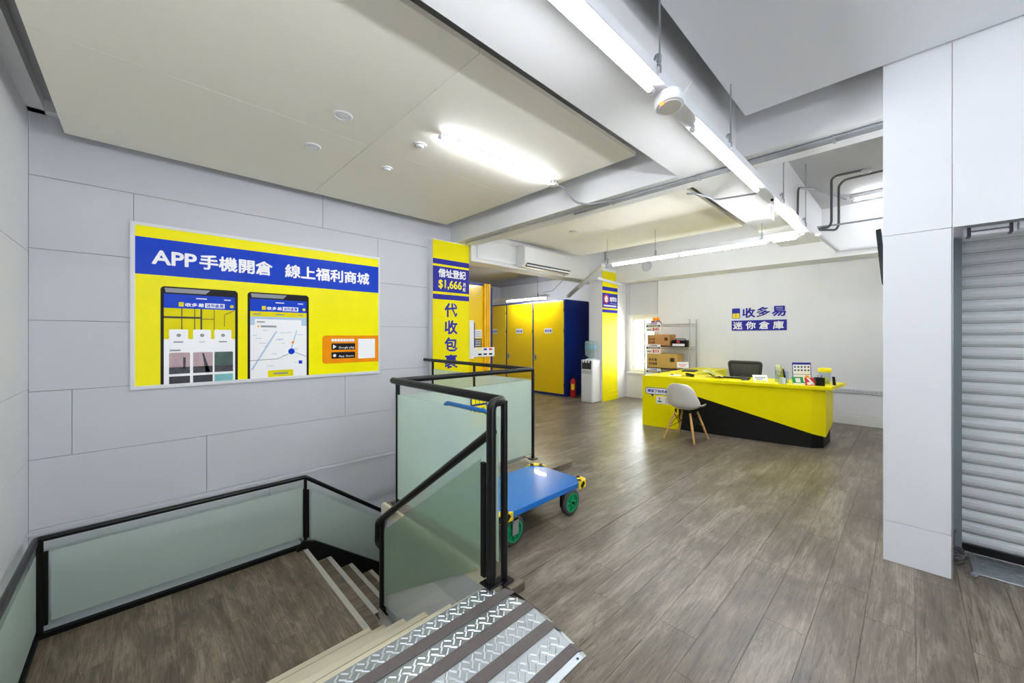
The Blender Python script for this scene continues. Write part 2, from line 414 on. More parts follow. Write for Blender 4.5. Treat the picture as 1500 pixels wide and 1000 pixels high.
while y < 6.6:
    off = (j * 0.47 + 0.13 * math.sin(j * 2.1)) % PL
    x = -0.7 - PL + off
    while x < 8.4:
        for (x0, x1, y0, y1) in REG:
            a0, a1, b0, b1 = max(x, x0), min(x + PL, x1), max(y, y0), min(y + PW, y1)
            if a1 - a0 < 0.02 or b1 - b0 < 0.02: continue
            smp = [(a0 + (a1 - a0) * s_, b0 + (b1 - b0) * t_) for s_ in (0, .5, 1) for t_ in (0, 1)]
            if not any(seen(*q) for q in smp): continue
            if (a0 + a1) / 2 > 7.45 and (b0 + b1) / 2 > 4.8: continue
            if (a0 + a1) / 2 < 4.9 and (b0 + b1) / 2 > 5.3: continue
            if (a0 + a1) / 2 > 4.02 and (b0 + b1) / 2 < 0.0: continue
            o = bpy.data.objects.new('plank', plank_mesh(a1 - a0, b1 - b0, WOOD)); COL.objects.link(o)
            o.parent = floor; o.location = Vector(((a0 + a1) / 2, (b0 + b1) / 2, -0.004)) - FO
        x += PL
    y += PW; j += 1

# ---- walls
def panelled(name, m, label, back, panels, backm=JOINT, extra=None):
    b = MB(); b.box(*back); o = b.build(name, backm, None, label, 'wall', kind='structure')
    for q in panels: MB().cbox(*q, c=0.0015).build('panel', m, o)
    return o
g = 0.0018
def wy(X0, X1, Z0, Z1, t=0.012, Y=YW): return (X0 + g, X1 - g, Y, Y + t, Z0 + g, Z1 - g)
rows = [(-0.85, -0.238, [-.7, 1.1, 3.7]), (-0.238, 0.373, [-.7, .515, 2.95, 3.72]), (0.373, 0.966, [-.7, -.45, 1.985, 3.72]), (0.966, 1.59, [-.7, -.03, 2.43, 3.72]),
        (1.59, 2.217, [-.7, -.03, 2.444, 3.72]), (2.217, 2.853, [-.7, -.05, 2.444, 3.72]), (2.853, 3.5, [-.7, 1.7, 3.72])]
pans = []
for z0, z1, xs in rows:
    for a, b_ in zip(xs, xs[1:]): pans.append(wy(a, b_, z0, z1))
wall_left = panelled('wall_left', GREY_BOARD, 'pale grey panelled wall carrying the yellow poster', (-0.7, 3.72, YW + 0.010, YW + 0.2, -3.0, SL), pans)
MB().box(-0.7, 4.6, YW + 0.004, YW + 0.02, -3.0, -0.85).build('lower_face', GREY_BOARD, wall_left)
MB().box(-0.7, 3.2, YW - 0.015, YW, -0.29, -0.262).build('ledge', GREY_BOARD, wall_left)
pans = []
for z0, z1 in ((-1.05, -.238), (-.238, .373), (.373, .99), (.99, 2.183), (2.183, 3.5)):
    for a, b_ in ((1.2, 3.0), (3.0, 5.3)) if z0 in (.373, -.238) else ((-1.3, 1.0), (1.0, 3.4), (3.4, 5.3)):
        pans.append((XW - 0.012, XW, a + g, b_ - g, z0 + g, z1 - g))
panelled('wall_near', WHITE_WALL, 'white panelled wall at the left edge of the photo', (XW - 0.2, XW - 0.010, -3.2, 5.5, -3.0, SL), pans)
# white cladding around the shutter
WT = 0.012
pans = [(XR, XR + WT, -.172 + g, YR, 0.0, .258 - g), (XR, XR + WT, -.172 + g, YR, .258 + g, 2.098 - g), (XR, XR + WT, -.172 + g, YR, 2.098 + g, SL),
        (XR, XR + WT, -1.6, -.172 - g, 2.098, SL), (XR, XR + WT, -3.2, -1.6 - g, 0, SL)]
wr = panelled('wall_right', WHITE_WALL, 'white panelled wall between the lobby and the roller shutter', (XR + 0.010, 5.6, -.12, YR, 0, SL), pans, WHITE_WALL)
MB().box(XR + 0.010, 4.2, -1.65, -.12, 2.11, SL).build('lintel', WHITE_WALL, wr)
MB().box(XR + 0.010, 4.2, -3.2, -1.6, 0, SL).build('pier', WHITE_WALL, wr)
MB().box(XR - 0.004, XR + 0.008, -.176, -.172, 0, 2.098).build('edge_strip', ALU, wr)
# logo wall
wb = MB(); wb.box(XB + 0.012, XB + 0.25, -0.2, 3.96, 0, SL); wb.box(XB + .012, XB + .25, 3.96, 5.0, 0, .60); wb.box(XB + .012, XB + .25, 3.96, 5.0, 1.95, SL)
wb.box(XB + .012, XB + .25, 4.70, 5.0, .6, 1.95)
wback = wb.build('wall_back', GREY_BOARD, None, 'white wall behind the desk with the blue lettering sign', 'wall', kind='structure')
for a, b_ in ((-.2, 1.1), (1.1, 2.4), (2.4, 3.96)):
    MB().cbox(XB, XB + .012, a + .0006, b_ - .0006, .16, 2.70, c=0.0008).build('panel', WHITE_WALL, wback)
MB().box(XB + .002, XB + .012, 3.97, 4.75, .0, .595).build('panel', WHITE_WALL, wback)
MB().box(XB + .006, XB + .012, 3.98, 4.75, 1.96, 2.70).build('panel', GREY_BOARD, wback)
MB().box(XB - .02, XB + .012, 4.66, 4.75, .6, 2.7).build('post_trim', PLASTICG, wback)
MB().box(XB - .015, XB + .006, 3.965, 4.02, 1.97, 2.7).build('post_trim', PLASTICG, wback)
MB().cbox(XB - .012, XB + .012, -.2, 3.96, 0, .155).build('baseboard_back', PAINT, None, 'white skirting along the wall behind the desk', 'baseboard', kind='structure')
rc = MB().cbox(XB - .03, XB, -.2, 2.2, .52, .585).build('trim_1', PLASTICG, None, 'white perforated cable raceway low on the back wall', 'raceway', kind='structure')
b = MB()
for i in range(44): b.box(XB - .0315, XB - .03, -.18 + i * .054, -.15 + i * .054, .548, .556)
b.build('slot', PGREY, rc, kind='stuff')
# return wall beside second pillar
panelled('wall_window_side', WHITE_WALL, 'narrow white tiled wall between yellow pillar and window', (8.0, 8.65, 4.762, 5.0, 0, SL),
         [(8.0, 8.4, 4.75, 4.762, a + g, b_ - g) for a, b_ in ((0, .62), (.62, 1.24), (1.24, 1.86), (1.86, 2.48), (2.48, 3.5))])
# rear wall, closes the room behind the camera
b = MB(); b.box(-0.9, .1, -3.4, -3.2, 0, SL); b.box(1.0, 3.7, -3.4, -3.2, 0, SL); b.box(.1, 1.0, -3.4, -3.2, 2.10, SL)
b.build('wall_rear', WHITE_WALL, None, 'white wall closing the lobby behind the viewer', 'wall', kind='structure')
w2 = thing('fill_light_door', (.55, -3.3, 0), 'added glazed door letting in fill daylight behind the viewer', 'door', kind='structure')  # added door, its daylight brightens the room from behind the camera
b = MB(); b.box(.1, .16, -3.36, -3.26, 0, 2.10); b.box(.94, 1.0, -3.36, -3.26, 0, 2.10); b.box(.16, .94, -3.36, -3.26, .0, .10); b.box(.16, .94, -3.36, -3.26, 2.02, 2.10); b.build('frame', ALU, w2)
MB().box(.16, .94, -3.315, -3.305, .10, 2.02).build('pane', TINTED, w2); MB().tube([(.88, -3.24, .8), (.88, -3.24, 1.3)], .012, 10).build('handle', ALU, w2)
MB().box(5.4, 8.7, -0.25, -0.05, 0, SL).build('wall_right_rear', WHITE_WALL, None, 'white wall at the right end of the desk area', 'wall', kind='structure')
# corridor shell
cw = MB(); cw.box(3.9, 8.6, 9.2, 9.4, 0, 3.2); cw.box(3.74, 3.92, 5.3, 9.2, -.2, 3.2); cw.box(8.35, 8.55, 5.0, 9.2, 0, 3.2)
cw.build('wall_corridor', PAINT, None, 'plain white walls of the locker corridor', 'wall', kind='structure')
# stairwell shell below the floor
sw = MB(); sw.box(1.46, 6.0, 2.90, 3.05, -3.0, -.25); sw.box(1.455, 1.60, 1.60, 2.90, -3.0, -.25); sw.box(6.0, 6.1, 2.9, 5.5, -3.0, -.25)
sw.box(-.9, 6.1, 1.4, 5.5, -3.1, -3.0); sw.box(-.7, 1.6, 1.45, 1.55, -3, -.25); sw.box(3.2, 6.1, 5.28, 5.5, -3, -.25)
sw.build('wall_stairwell', PAINT, None, 'white walls of the stairwell below the lobby floor', 'wall', kind='structure')

# ---- ceiling
cl = MB(); cl.box(-0.9, 8.7, -3.4, 5.5, SL, SL + .15); cl.box(3.7, 8.7, 5.5, 9.4, 3.02, SL)
ceiling = cl.build('ceiling', SLAB, None, 'pale ceiling slab with beams and suspended boards', 'ceiling', kind='structure')
def cpart(n, m, *q): return MB().box(*q).build(n, m, ceiling)
cpart('beam', PAINT, 3.70, 4.08, -3.2, 5.5, 2.98, SL)          # cross beam
cpart('beam', PAINT, -0.7, 3.70, 1.05, 1.55, 2.98, SL)         # long beam, front bay
cpart('beam', PAINT, 4.08, 7.93, 1.00, 1.55, 2.98, SL)         # long beam, back bay
cpart('beam', PAINT, 7.93, 8.45, -.2, 5.0, 2.70, SL)           # beam over the logo wall
cpart('beam', PAINT, 3.98, 8.45, 5.10, 5.45, 2.71, SL)         # beam over the corridor mouth
cpart('beam', PAINT, -0.7, 3.7, -3.2, -2.9, 2.98, SL)
cpart('cornice', PAINT, -0.7, -0.60, -3.2, 5.3, 3.40, SL); cpart('cornice', PAINT, -0.7, 3.7, 5.2, 5.3, 3.40, SL)
PZ = 3.20
def cpanel(x0, x1, y0, y1, z=PZ, m=None): return MB().cbox(x0 + .0015, x1 - .0015, y0 + .0015, y1 - .0015, z, z + .04, c=0.002).build('panel', m or CEIL, ceiling)
for a, b_ in ((-.475, 1.51), (1.51, 3.455)):
    for c_, d_ in ((1.85, 3.46), (3.46, 5.07)): cpanel(a, b_, c_, d_)
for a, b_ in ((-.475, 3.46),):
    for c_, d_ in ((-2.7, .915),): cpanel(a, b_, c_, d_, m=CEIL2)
for a, b_ in ((4.42, 6.9),):
    for c_, d_ in ((1.85, 3.45), (3.45, 5.03)): cpanel(a, b_, c_, d_)
b = MB()
for x in (0.2, 1.5, 2.9):
    for yy in (2.2, 4.7, -1.5, .4): b.tube([(x, yy, PZ + .04), (x, yy, SL)], .005, 6)
for yy in (2.2, 4.7): b.tube([(5.2, yy, PZ + .04), (5.2, yy, SL)], .005, 6)
b.build('hanger', GALV, ceiling)

# ---- pillars
def pillar1():
    p = MB().box(3.275, 3.972, 5.166, 5.30, -0.3, 2.98).build('pillar', WHITE_WALL, None, 'square pillar with yellow sign board beside the stair railing', 'pillar', kind='structure')
    F = Frame((3.27, 5.163, 0), (1, 0, 0), (0, 0, 1))
    f_ = MB(); F.rect(f_, 0, 0.0, .706, 2.965, -.004, 0.002); f_.build('sign_board', YEL, p, 'yellow sign board')
    b = MB()
    F.rect(b, 0, 2.59, .706, 2.672, .002, .003); F.rect(b, 0, 2.155, .706, 2.555, .002, .003); F.rect(b, 0, 2.035, .706, 2.115, .002, .003)
    b.build('blue_band', SIGNBLUE, p)
    t = MB(); F.text(t, '借址登記', .10, 2.385, .64, 2.525, .0034, .035); F.text(t, '月', .575, 2.27, .632, 2.335, .0034, .03); F.text(t, '起', .575, 2.19, .632, 2.255, .0034, .03)
    t.build('lettering', PWHITE, p)
    t = MB(); F.text(t, '$1,666', .10, 2.195, .555, 2.35, .0034, .03, 5); t.build('lettering', PYEL, p)
    t = MB()
    for i, c_ in enumerate('代收包裹'): F.text(t, c_, .215, 1.757 - i * .276, .467, 1.985 - i * .276, .003, .03)
    t.build('lettering', SIGNBLUE, p)
    c_ = MB(); c_.tube([(3.255, 5.255, 0.0), (3.25, 5.25, 1.2), (3.258, 5.26, 2.0), (3.24, 5.25, 2.6)], .006, 6); c_.build('cable', PLASTICG, p)
pillar1()
def pillar2():
    p = MB().box(7.372, 8.0, 4.754, 5.10, 0, 2.98).build('pillar', WHITE_WALL, None, 'square pillar with yellow front between water dispenser and window', 'pillar', kind='structure')
    F = Frame((7.368, 4.75, 0), (1, 0, 0), (0, 0, 1)); W = .634
    f_ = MB(); F.rect(f_, 0, 0.0, W, 2.91, -.005, .001); f_.build('sign_board', YEL, p, 'yellow sign board')
    f_ = MB(); F.rect(f_, 0, 0.0, W, .11, .001, .014); F.rect(f_, 0, .17, W, .18, .001, .008); f_.build('skirting', YEL, p)
    b = MB(); F.rect(b, 0, 2.475, W, 2.56, .001, .003); F.rect(b, 0, 2.09, W, 2.42, .001, .003); F.rect(b, 0, 1.985, W, 2.05, .001, .003); b.build('blue_band', SIGNBLUE, p)
    b = MB(); F.disc(b, .155, 2.285, .105, .003, .004, 20); b.build('emblem_disc', PRED, p)
    t = MB(); F.text(t, 'e', .095, 2.215, .215, 2.355, .0046, .035, 4); F.text(t, 'extra', .30, 2.285, .59, 2.35, .0036, .03); F.text(t, 'space', .30, 2.225, .59, 2.285, .0036, .03)
    F.text(t, 'self storage', .31, 2.18, .58, 2.205, .0036, .01)
    for i in range(9): F.rect(t, .05 + i * .06, 2.12, .10 + i * .06, 2.155, .003, .0036)
    t.build('lettering', PWHITE, p)
pillar2()

# ---- window
wn = thing('window_1', (8.45, 4.33, .6), 'bright cream-framed window beside the second yellow pillar', 'window', kind='structure')
b = MB()
b.box(8.38, 8.55, 3.97, 4.03, .60, 1.95); b.box(8.38, 8.55, 4.60, 4.66, .60, 1.95); b.box(8.38, 8.55, 4.03, 4.60, 1.87, 1.95); b.box(8.38, 8.55, 4.03, 4.60, .60, .66)
b.build('window_frame', CREAM, wn)
b = MB(); b.box(8.44, 8.48, 4.03, 4.07, .66, 1.87); b.box(8.44, 8.48, 4.56, 4.60, .66, 1.87); b.box(8.44, 8.48, 4.07, 4.56, 1.83, 1.87); b.box(8.44, 8.48, 4.07, 4.56, .66, .70); b.box(8.44, 8.48, 4.30, 4.325, .70, 1.83)
b.build('sash', CREAM, wn)
MB().box(8.455, 8.461, 4.07, 4.56, .70, 1.83).build('pane', GLASS, wn)
MB().cbox(8.34, 8.42, 3.96, 4.70, .565, .60).build('window_sill', PLASTIC, wn)
for i in range(5): MB().box(8.70, 8.72, 3.95, 4.75, .80 + i * .09, .812 + i * .09).build('slat', PLASTIC, wn)

# ---- roller shutter
dr = thing('door_1', (4.0, -.9, 0), 'closed pale grey roller shutter in the right recess', 'roller shutter', kind='structure')
pitch = 0.078; z = 0.055; i = 0
smesh = None
while z < 2.30:
    prof = [(0, 0), (-.004, .004), (-.020, .018), (-.024, .036), (-.020, .055), (-.006, .068), (-.004, .074), (0, .076)]
    if smesh is None:
        bb = MB(local=True); n_ = len(prof)
        v = [(px, -.72, pz) for px, pz in prof] + [(px, .72, pz) for px, pz in prof]
        f = [(k, k + 1, n_ + k + 1, n_ + k) for k in range(n_ - 1)] + [tuple(range(n_)), tuple(range(2 * n_ - 1, n_ - 1, -1))]
        bb.add(v, f, False); so = bb.build('slat', SHUT, dr); smesh = so.data; so.location = (0, -.02, z)
    else:
        so = bpy.data.objects.new('slat', smesh); COL.objects.link(so); so.parent = dr; so.location = (0, -.02, z)
    z += pitch
MB().box(3.98, 4.03, -1.66, -.2, .012, .055).build('bottom_bar', BLACKM, dr)
MB().box(3.92, 4.05, -.236, -.12, 0, 2.10).build('guide_rail', SHUTG, dr)
MB().box(3.92, 4.05, -1.60, -1.55, 0, 2.10).build('guide_rail', SHUTG, dr)
b = MB(); b.box(4.04, 4.06, -1.7, -.12, 0, 2.4); b.build('backing', DKGREY, dr)
tp = thing('threshold_plate', (3.75, -.9, 0), 'worn diamond plate threshold on the floor before the shutter', 'floor plate')
MB().cbox(3.66, 3.975, -1.54, -.265, .0, .008).build('plate', PLATE, tp)
b = MB()
for i in range(7):
    for k in range(27):
        cx, cy = 3.69 + i * .043, -1.51 + k * .046; s_ = .013
        dx, dy = (s_, s_) if (i + k) % 2 else (s_, -s_)
        b.obox((cx, cy, .009), (dx, dy, 0), (-dy * .3, dx * .3, 0), (0, 0, .0015))
b.build('lug', PLATE, tp, kind='stuff')
ml = thing('magnetic_lock', (3.60, -.32, 2.05), 'silver magnetic lock bar above the roller shutter', 'door lock')
MB().cbox(3.57, 3.63, -.42, -.222, 2.050, 2.098).build('housing', PLASTIC, ml)
b = MB(); b.box(3.565, 3.635, -.25, -.235, 2.045, 2.098); b.box(3.565, 3.635, -.405, -.392, 2.045, 2.098); b.build('end_clamp', DKGREY, ml)
MB().box(3.5685, 3.57, -.392, -.25, 2.066, 2.082).build('groove', ALU, ml); MB().box(3.5675, 3.5685, -.392, -.25, 2.071, 2.076).build('slot_line', BLACKM, ml)
MB().cbox(3.56, 3.64, -.56, -.425, 2.055, 2.098).build('bracket', PLASTIC, ml)

# ---- staircase
NST = 5; RISE = 0.2035; RUN = 0.30; ZS = -.03
Y0 = 1.707; LZ = -1.05
st = thing('staircase', (.4, 2.4, LZ), 'turning staircase with pale nosings going down from the lobby', 'staircase', kind='structure')
for k in range(1, NST):
    z = ZS - RISE * k
    MB().box(XW, 1.40, Y0 + RUN * (k - 1) - .02, Y0 + RUN * k, z - .04, z).build('tread', WOOD_D, st)
for k in range(NST + 0):
    z = ZS - RISE * k + (.03 if k == 0 else 0)
    ye = Y0 + RUN * k
    MB().cbox(XW, 1.40, ye - (.055 if k == 0 else .046), ye + .006, z - .05, z + .004, c=.003).build('nosing', BEIGE, st)
    MB().box(XW, 1.40, ye - .03, ye - .01, ZS - RISE * (k + 1), z - .04).build('riser', BEIGE, st)
MB().cbox(XW, 1.405, 3.176, 3.228, LZ, LZ + .006, c=.002).build('nosing', BEIGE, st)
# landing planks along Y
LY0, LY1, LX1 = Y0 + RUN * 4, 5.02, 1.36
MB().box(XW, LX1 + .03, LY0 - .1, 5.025, LZ - .2, LZ - .004).build('landing', WOOD_D, st)
MB().box(XW, LX1 + .03, 5.026, 5.3, LZ - .2, LZ + .02).build('kerb', GREY_BOARD, st)
x = XW; j = 0
while x < LX1 - .02:
    yy = LY0 - PL * ((j * .43) % 1.0)
    while yy < LY1:
        a0, a1 = x, min(x + PW, LX1); b0, b1 = max(yy, LY0), min(yy + PL, LY1)
        if b1 - b0 > .03:
            o = bpy.data.objects.new('plank', plank_mesh(b1 - b0, a1 - a0, WOOD_D)); COL.objects.link(o); o.parent = st
            o.location = Vector(((a0 + a1) / 2, (b0 + b1) / 2, LZ - .004)) - Vector((.4, 2.4, LZ)); o.rotation_euler = (0, 0, math.pi / 2)
        yy += PL
    x += PW; j += 1
# second flight toward +X
R2, T2 = 0.19, 0.26
for k in range(0, 9):
    xe = 1.41 + T2 * k; z = LZ - R2 * k
    MB().cbox(xe - .045, xe + .006, 3.05, 4.93, z - .035, z + .003, c=.003).build('nosing', GREYNOSE, st)
    MB().box(xe - .03, xe - .012, 3.05, 4.93, z - R2, z - .03).build('riser', WOOD_D, st)
    if k: MB().box(xe - T2 - .02, xe, 3.05, 4.93, z - .04, z).build('tread', WOOD_D, st)
b = MB()   # black stringers
b.prism([(1.30, 4.93, LZ + .03), (1.38, 4.93, LZ + .10), (1.50, 4.93, LZ + .06), (4.0, 4.93, LZ + .06 - 2.5 * R2 / T2), (4.0, 4.93, LZ - .30 - 2.5 * R2 / T2), (1.30, 4.93, LZ - .25)], (0, .04, 0))
b.build('stringer', BLACKM, st)
b = MB()
b.prism([(1.402, Y0 - .02, -.06), (1.402, Y0 + 1.42, -1.04), (1.402, Y0 + 1.42, -1.5), (1.402, Y0 - .02, -.6)], (.022, 0, 0)); b.build('stringer', DKGREY, st)
# floor edge around the well
ft = thing('trim_2', (2.4, 3.0, 0), 'low wood-finished curb around the stairwell opening', 'curb', kind='structure')
MB().cbox(1.47, 1.58, 1.53, 2.62, 0, .055).build('curb', WOOD, ft)
b = MB(); pts = [(1.47, 2.61, 0), (3.42, 2.61, 0), (3.475, 2.625, 0), (3.50, 2.67, 0), (3.50, 5.16, 0), (3.20, 5.16, 0), (3.20, 3.05, 0), (1.47, 3.05, 0)]
b.prism(pts, (0, 0, .06)); b.build('curb', WOOD, ft)
MB().cbox(1.448, 1.478, 1.60, 3.06, -.03, .062).build('edge_strip', BEIGE, ft)
b = MB(); b.box(1.44, 3.2, 3.05, 3.062, -.25, .05); b.box(3.188, 3.2, 3.05, 5.3, -.25, .05); b.build('fascia', GREY_BOARD, ft)
MB().box(1.455, 1.478, 1.62, 3.05, -.25, -.03).build('fascia', GREY_BOARD, ft)

# ---- diamond plate ramp
rp = thing('ramp', (.5, 1.3, 0), 'diamond plate ramp with grey grip stripes at the top of the stairs', 'ramp')
prof = [(1.02, .006), (1.05, .014), (1.36, .088), (1.605, .088)]
def rz(yv):
    for (a, za), (b_, zb) in zip(prof, prof[1:]):
        if a <= yv <= b_: return za + (zb - za) * (yv - a) / (b_ - a)
    return prof[-1][1]
XE = 1.335
def xe(yv):       # right ridge runs slightly diagonal
    return 1.43 if yv < 1.50 else 1.43 - (yv - 1.50) * .9
b = MB(); V = []
for yv, zz in prof: V += [(XW + .02, yv, zz), (xe(yv), yv, zz), (xe(yv) + .02 + zz * .8, min(yv, 1.55), 0.002), (XW + .02, yv, .002)]
f = []
for i in range(3):
    o_ = i * 4; f += [(o_, o_ + 1, o_ + 5, o_ + 4), (o_ + 1, o_ + 2, o_ + 6, o_ + 5), (o_ + 2, o_ + 3, o_ + 7, o_ + 6), (o_ + 3, o_, o_ + 4, o_ + 7)]
f += [(0, 3, 2, 1), (12, 13, 14, 15)]
b.add(V, f); b.build('plate', PLATE, rp)
for a, c_ in ((1.05, 1.095), (1.19, 1.24), (1.32, 1.372), (1.462, 1.522)):
    t = MB(); e_ = .0025
    ya = [a, c_] if not a < 1.36 < c_ else [a, 1.36, c_]
    V = []; f = []
    for yv in ya: V += [(XW + .02, yv, rz(yv) + e_), (xe(yv) + .002, yv, rz(yv) + e_), (xe(yv) + .02 + rz(yv) * .8, yv, .004)]
    for i in range(len(ya) - 1):
        o_ = i * 3; f += [(o_, o_ + 1, o_ + 4, o_ + 3), (o_ + 1, o_ + 2, o_ + 5, o_ + 4)]
    t.add(V, f); t.build('grip_stripe', TAPE, rp, solid=.002)
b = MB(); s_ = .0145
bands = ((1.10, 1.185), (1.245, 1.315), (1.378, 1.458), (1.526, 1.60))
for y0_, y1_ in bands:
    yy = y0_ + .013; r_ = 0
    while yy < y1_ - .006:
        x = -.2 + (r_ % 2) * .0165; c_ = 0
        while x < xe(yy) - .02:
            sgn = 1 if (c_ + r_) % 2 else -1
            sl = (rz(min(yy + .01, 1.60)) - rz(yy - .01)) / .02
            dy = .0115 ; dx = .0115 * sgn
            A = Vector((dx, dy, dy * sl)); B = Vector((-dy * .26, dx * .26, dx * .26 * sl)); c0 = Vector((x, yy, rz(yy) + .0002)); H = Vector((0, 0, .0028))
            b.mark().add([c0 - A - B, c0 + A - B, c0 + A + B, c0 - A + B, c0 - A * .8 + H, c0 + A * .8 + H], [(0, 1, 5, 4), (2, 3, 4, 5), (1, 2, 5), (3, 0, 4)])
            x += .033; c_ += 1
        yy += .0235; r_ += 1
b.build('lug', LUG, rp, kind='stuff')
b = MB()
for (x, yv) in ((1.405, 1.033), (.9, 1.033), (.4, 1.033)): b.lathe([(.006, 0), (.006, .0015), (.003, .0025)], (x, yv, rz(yv) + .001), n=10)
b.build('screw', DKGREY, rp)

# ---- railings
def pane(parent, quad, clear_quad, n, t=.008, fm=None):
    n = Vector(n)
    c = MB(); c.prism([Vector(q) - n * t / 2 for q in clear_quad], n * t); g_ = c.build('glass_pane', GLASS, parent)
    c = MB(); c.mark().add([Vector(q) + n * (t / 2 + .0015) for q in quad], [(0, 1, 2, 3)]); c.build('frosted_film', fm or FROST, g_)
def post(parent, x, y_, z0, z1, s=.02, base=True):
    MB().tube([(x, y_, z0), (x, y_, z1)], s, 14).build('post', BLACK, parent)
    if base: MB().cbox(x - .042, x + .042, y_ - .042, y_ + .042, z0, z0 + .012).build('base_plate', BLACK, parent)
def clamp(parent, x0, x1, y0, y1, z0, z1): MB().cbox(x0, x1, y0, y1, z0, z1, c=.002).build('glass_channel', BLACKM, parent)
gr = thing('guard_railing', (2.3, 2.6, .06), 'black tubular guard railing with frosted glass around the stairwell', 'railing')
ZT = 1.085
MB().tube(fillet([(1.385, 1.60, .0895), (1.385, 1.60, ZT), (1.487, 1.602, ZT), (1.50, 2.97, ZT)], .06), .027, 16).build('top_rail', BLACK, gr)
MB().tube(fillet([(1.50, 2.975, ZT - .005), (3.20, 2.975, ZT - .01)], .05), .024, 14).build('top_rail', BLACK, gr)
MB().tube(fillet([(3.20, 2.975, ZT - .01), (3.20, 5.29, ZT)], .05), .024, 14).build('top_rail', BLACK, gr)
MB().cbox(1.338, 1.432, 1.555, 1.648, .0885, .100).build('base_plate', BLACK, gr)
post(gr, 1.487, 1.605, .06, ZT); post(gr, 1.535, 2.955, .06, ZT, .018); post(gr, 3.2, 2.975, .06, ZT - .01, .018); post(gr, 3.2, 4.04, .06, ZT, .018); post(gr, 3.2, 5.05, .06, ZT, .018)
pane(gr, [(1.51, 1.67, .13), (1.51, 2.90, .13), (1.51, 2.90, .975), (1.51, 1.67, .975)], [(1.51, 1.66, .10), (1.51, 2.91, .10), (1.51, 2.91, .98), (1.51, 1.66, .98)], (-1, 0, 0))
pane(gr, [(1.58, 2.975, .13), (3.17, 2.975, .13), (3.17, 2.975, .955), (1.58, 2.975, .955)], [(1.57, 2.975, .10), (3.18, 2.975, .10), (3.18, 2.975, .96), (1.57, 2.975, .96)], (0, -1, 0))
pane(gr, [(3.2, 3.02, .13), (3.2, 4.01, .13), (3.2, 4.01, .955), (3.2, 3.02, .955)], [(3.2, 3.01, .10), (3.2, 4.02, .10), (3.2, 4.02, .96), (3.2, 3.01, .96)], (-1, 0, 0))
pane(gr, [(3.2, 4.07, .13), (3.2, 5.02, .13), (3.2, 5.02, .955), (3.2, 4.07, .955)], [(3.2, 4.06, .10), (3.2, 5.03, .10), (3.2, 5.03, .96), (3.2, 4.06, .96)], (-1, 0, 0))
clamp(gr, 1.502, 1.518, 1.628, 1.655, .18, .90)
clamp(gr, 1.505, 1.52, 2.90, 2.935, .93, .945); clamp(gr, 1.56, 1.66, 2.965, 2.985, .062, .075)
# sloped rail beside the first flight
sr = thing('stair_railing', (1.43, 2.4, -.84), 'sloping black handrail with green frosted glass beside the upper steps', 'railing')
MB().tube(fillet([(1.425, 1.63, .918), (1.425, 3.04, -.065), (1.425, 3.085, -.10), (1.425, 3.085, -.275), (1.425, 3.02, -.275)], .045), .026, 16).build('top_rail', BLACK, sr)
post(sr, 1.425, 3.018, -.84, -.06, .020)
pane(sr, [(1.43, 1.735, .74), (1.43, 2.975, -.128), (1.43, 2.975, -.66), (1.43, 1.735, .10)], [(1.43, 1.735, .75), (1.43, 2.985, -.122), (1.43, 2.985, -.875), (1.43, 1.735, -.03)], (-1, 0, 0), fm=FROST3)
clamp(sr, 1.418, 1.442, 2.975, 3.0, -.84, -.76); clamp(sr, 1.418, 1.442, 1.70, 1.735, .06, .72)
MB().box(1.39, 1.40, 2.76, 3.0, -.89, -.76).build('clamp_plate', GALV, sr)
# landing rail
lr = thing('stair_railing', (.4, 5.0, LZ), 'low black railing with frosted glass along the landing and poster wall', 'railing')
RZ = -.225
MB().tube(fillet([(-.62, 2.2, RZ), (-.62, 4.985, RZ), (1.41, 5.0, RZ), (3.9, 5.0, RZ - 2.49 * .735)], .02, 3), .024, 14).build('top_rail', BLACK, lr)
post(lr, -.60, 4.99, LZ, RZ, .022, False); post(lr, 1.41, 5.0, LZ, RZ, .018, False)
b = MB(); b.box(-.62, 1.42, 4.975, 5.025, LZ, LZ + .04); b.box(-.64, -.60, 2.2, 5.0, LZ, LZ + .04); b.build('bottom_rail', BLACKM, lr)
pane(lr, [(-.54, 5.0, -.925), (1.37, 5.0, -.925), (1.37, 5.0, -.335), (-.54, 5.0, -.345)], [(-.57, 5.0, -1.012), (1.39, 5.0, -1.012), (1.39, 5.0, -.27), (-.57, 5.0, -.27)], (0, -1, 0), fm=FROST2)
pane(lr, [(-.62, 2.3, -.96), (-.62, 4.95, -.96), (-.62, 4.95, -.34), (-.62, 2.3, -.34)], [(-.62, 2.25, -1.0), (-.62, 4.97, -1.0), (-.62, 4.97, -.27), (-.62, 2.25, -.27)], (1, 0, 0), fm=FROST2)
sl = .735
pane(lr, [(1.47, 5.0, -.40), (3.8, 5.0, -.40 - 2.33 * sl), (3.8, 5.0, -1.0 - 2.33 * sl), (1.47, 5.0, -1.0)], [(1.44, 5.0, -.33), (3.85, 5.0, -.33 - 2.41 * sl), (3.85, 5.0, -1.06 - 2.41 * sl), (1.44, 5.0, -1.06)], (0, -1, 0), fm=FROST2)
clamp(lr, 1.385, 1.405, 4.99, 5.01, -.93, -.36); clamp(lr, 1.425, 1.45, 4.99, 5.01, -.95, -.38); clamp(lr, -.585, -.555, 4.985, 5.015, -.95, -.34)

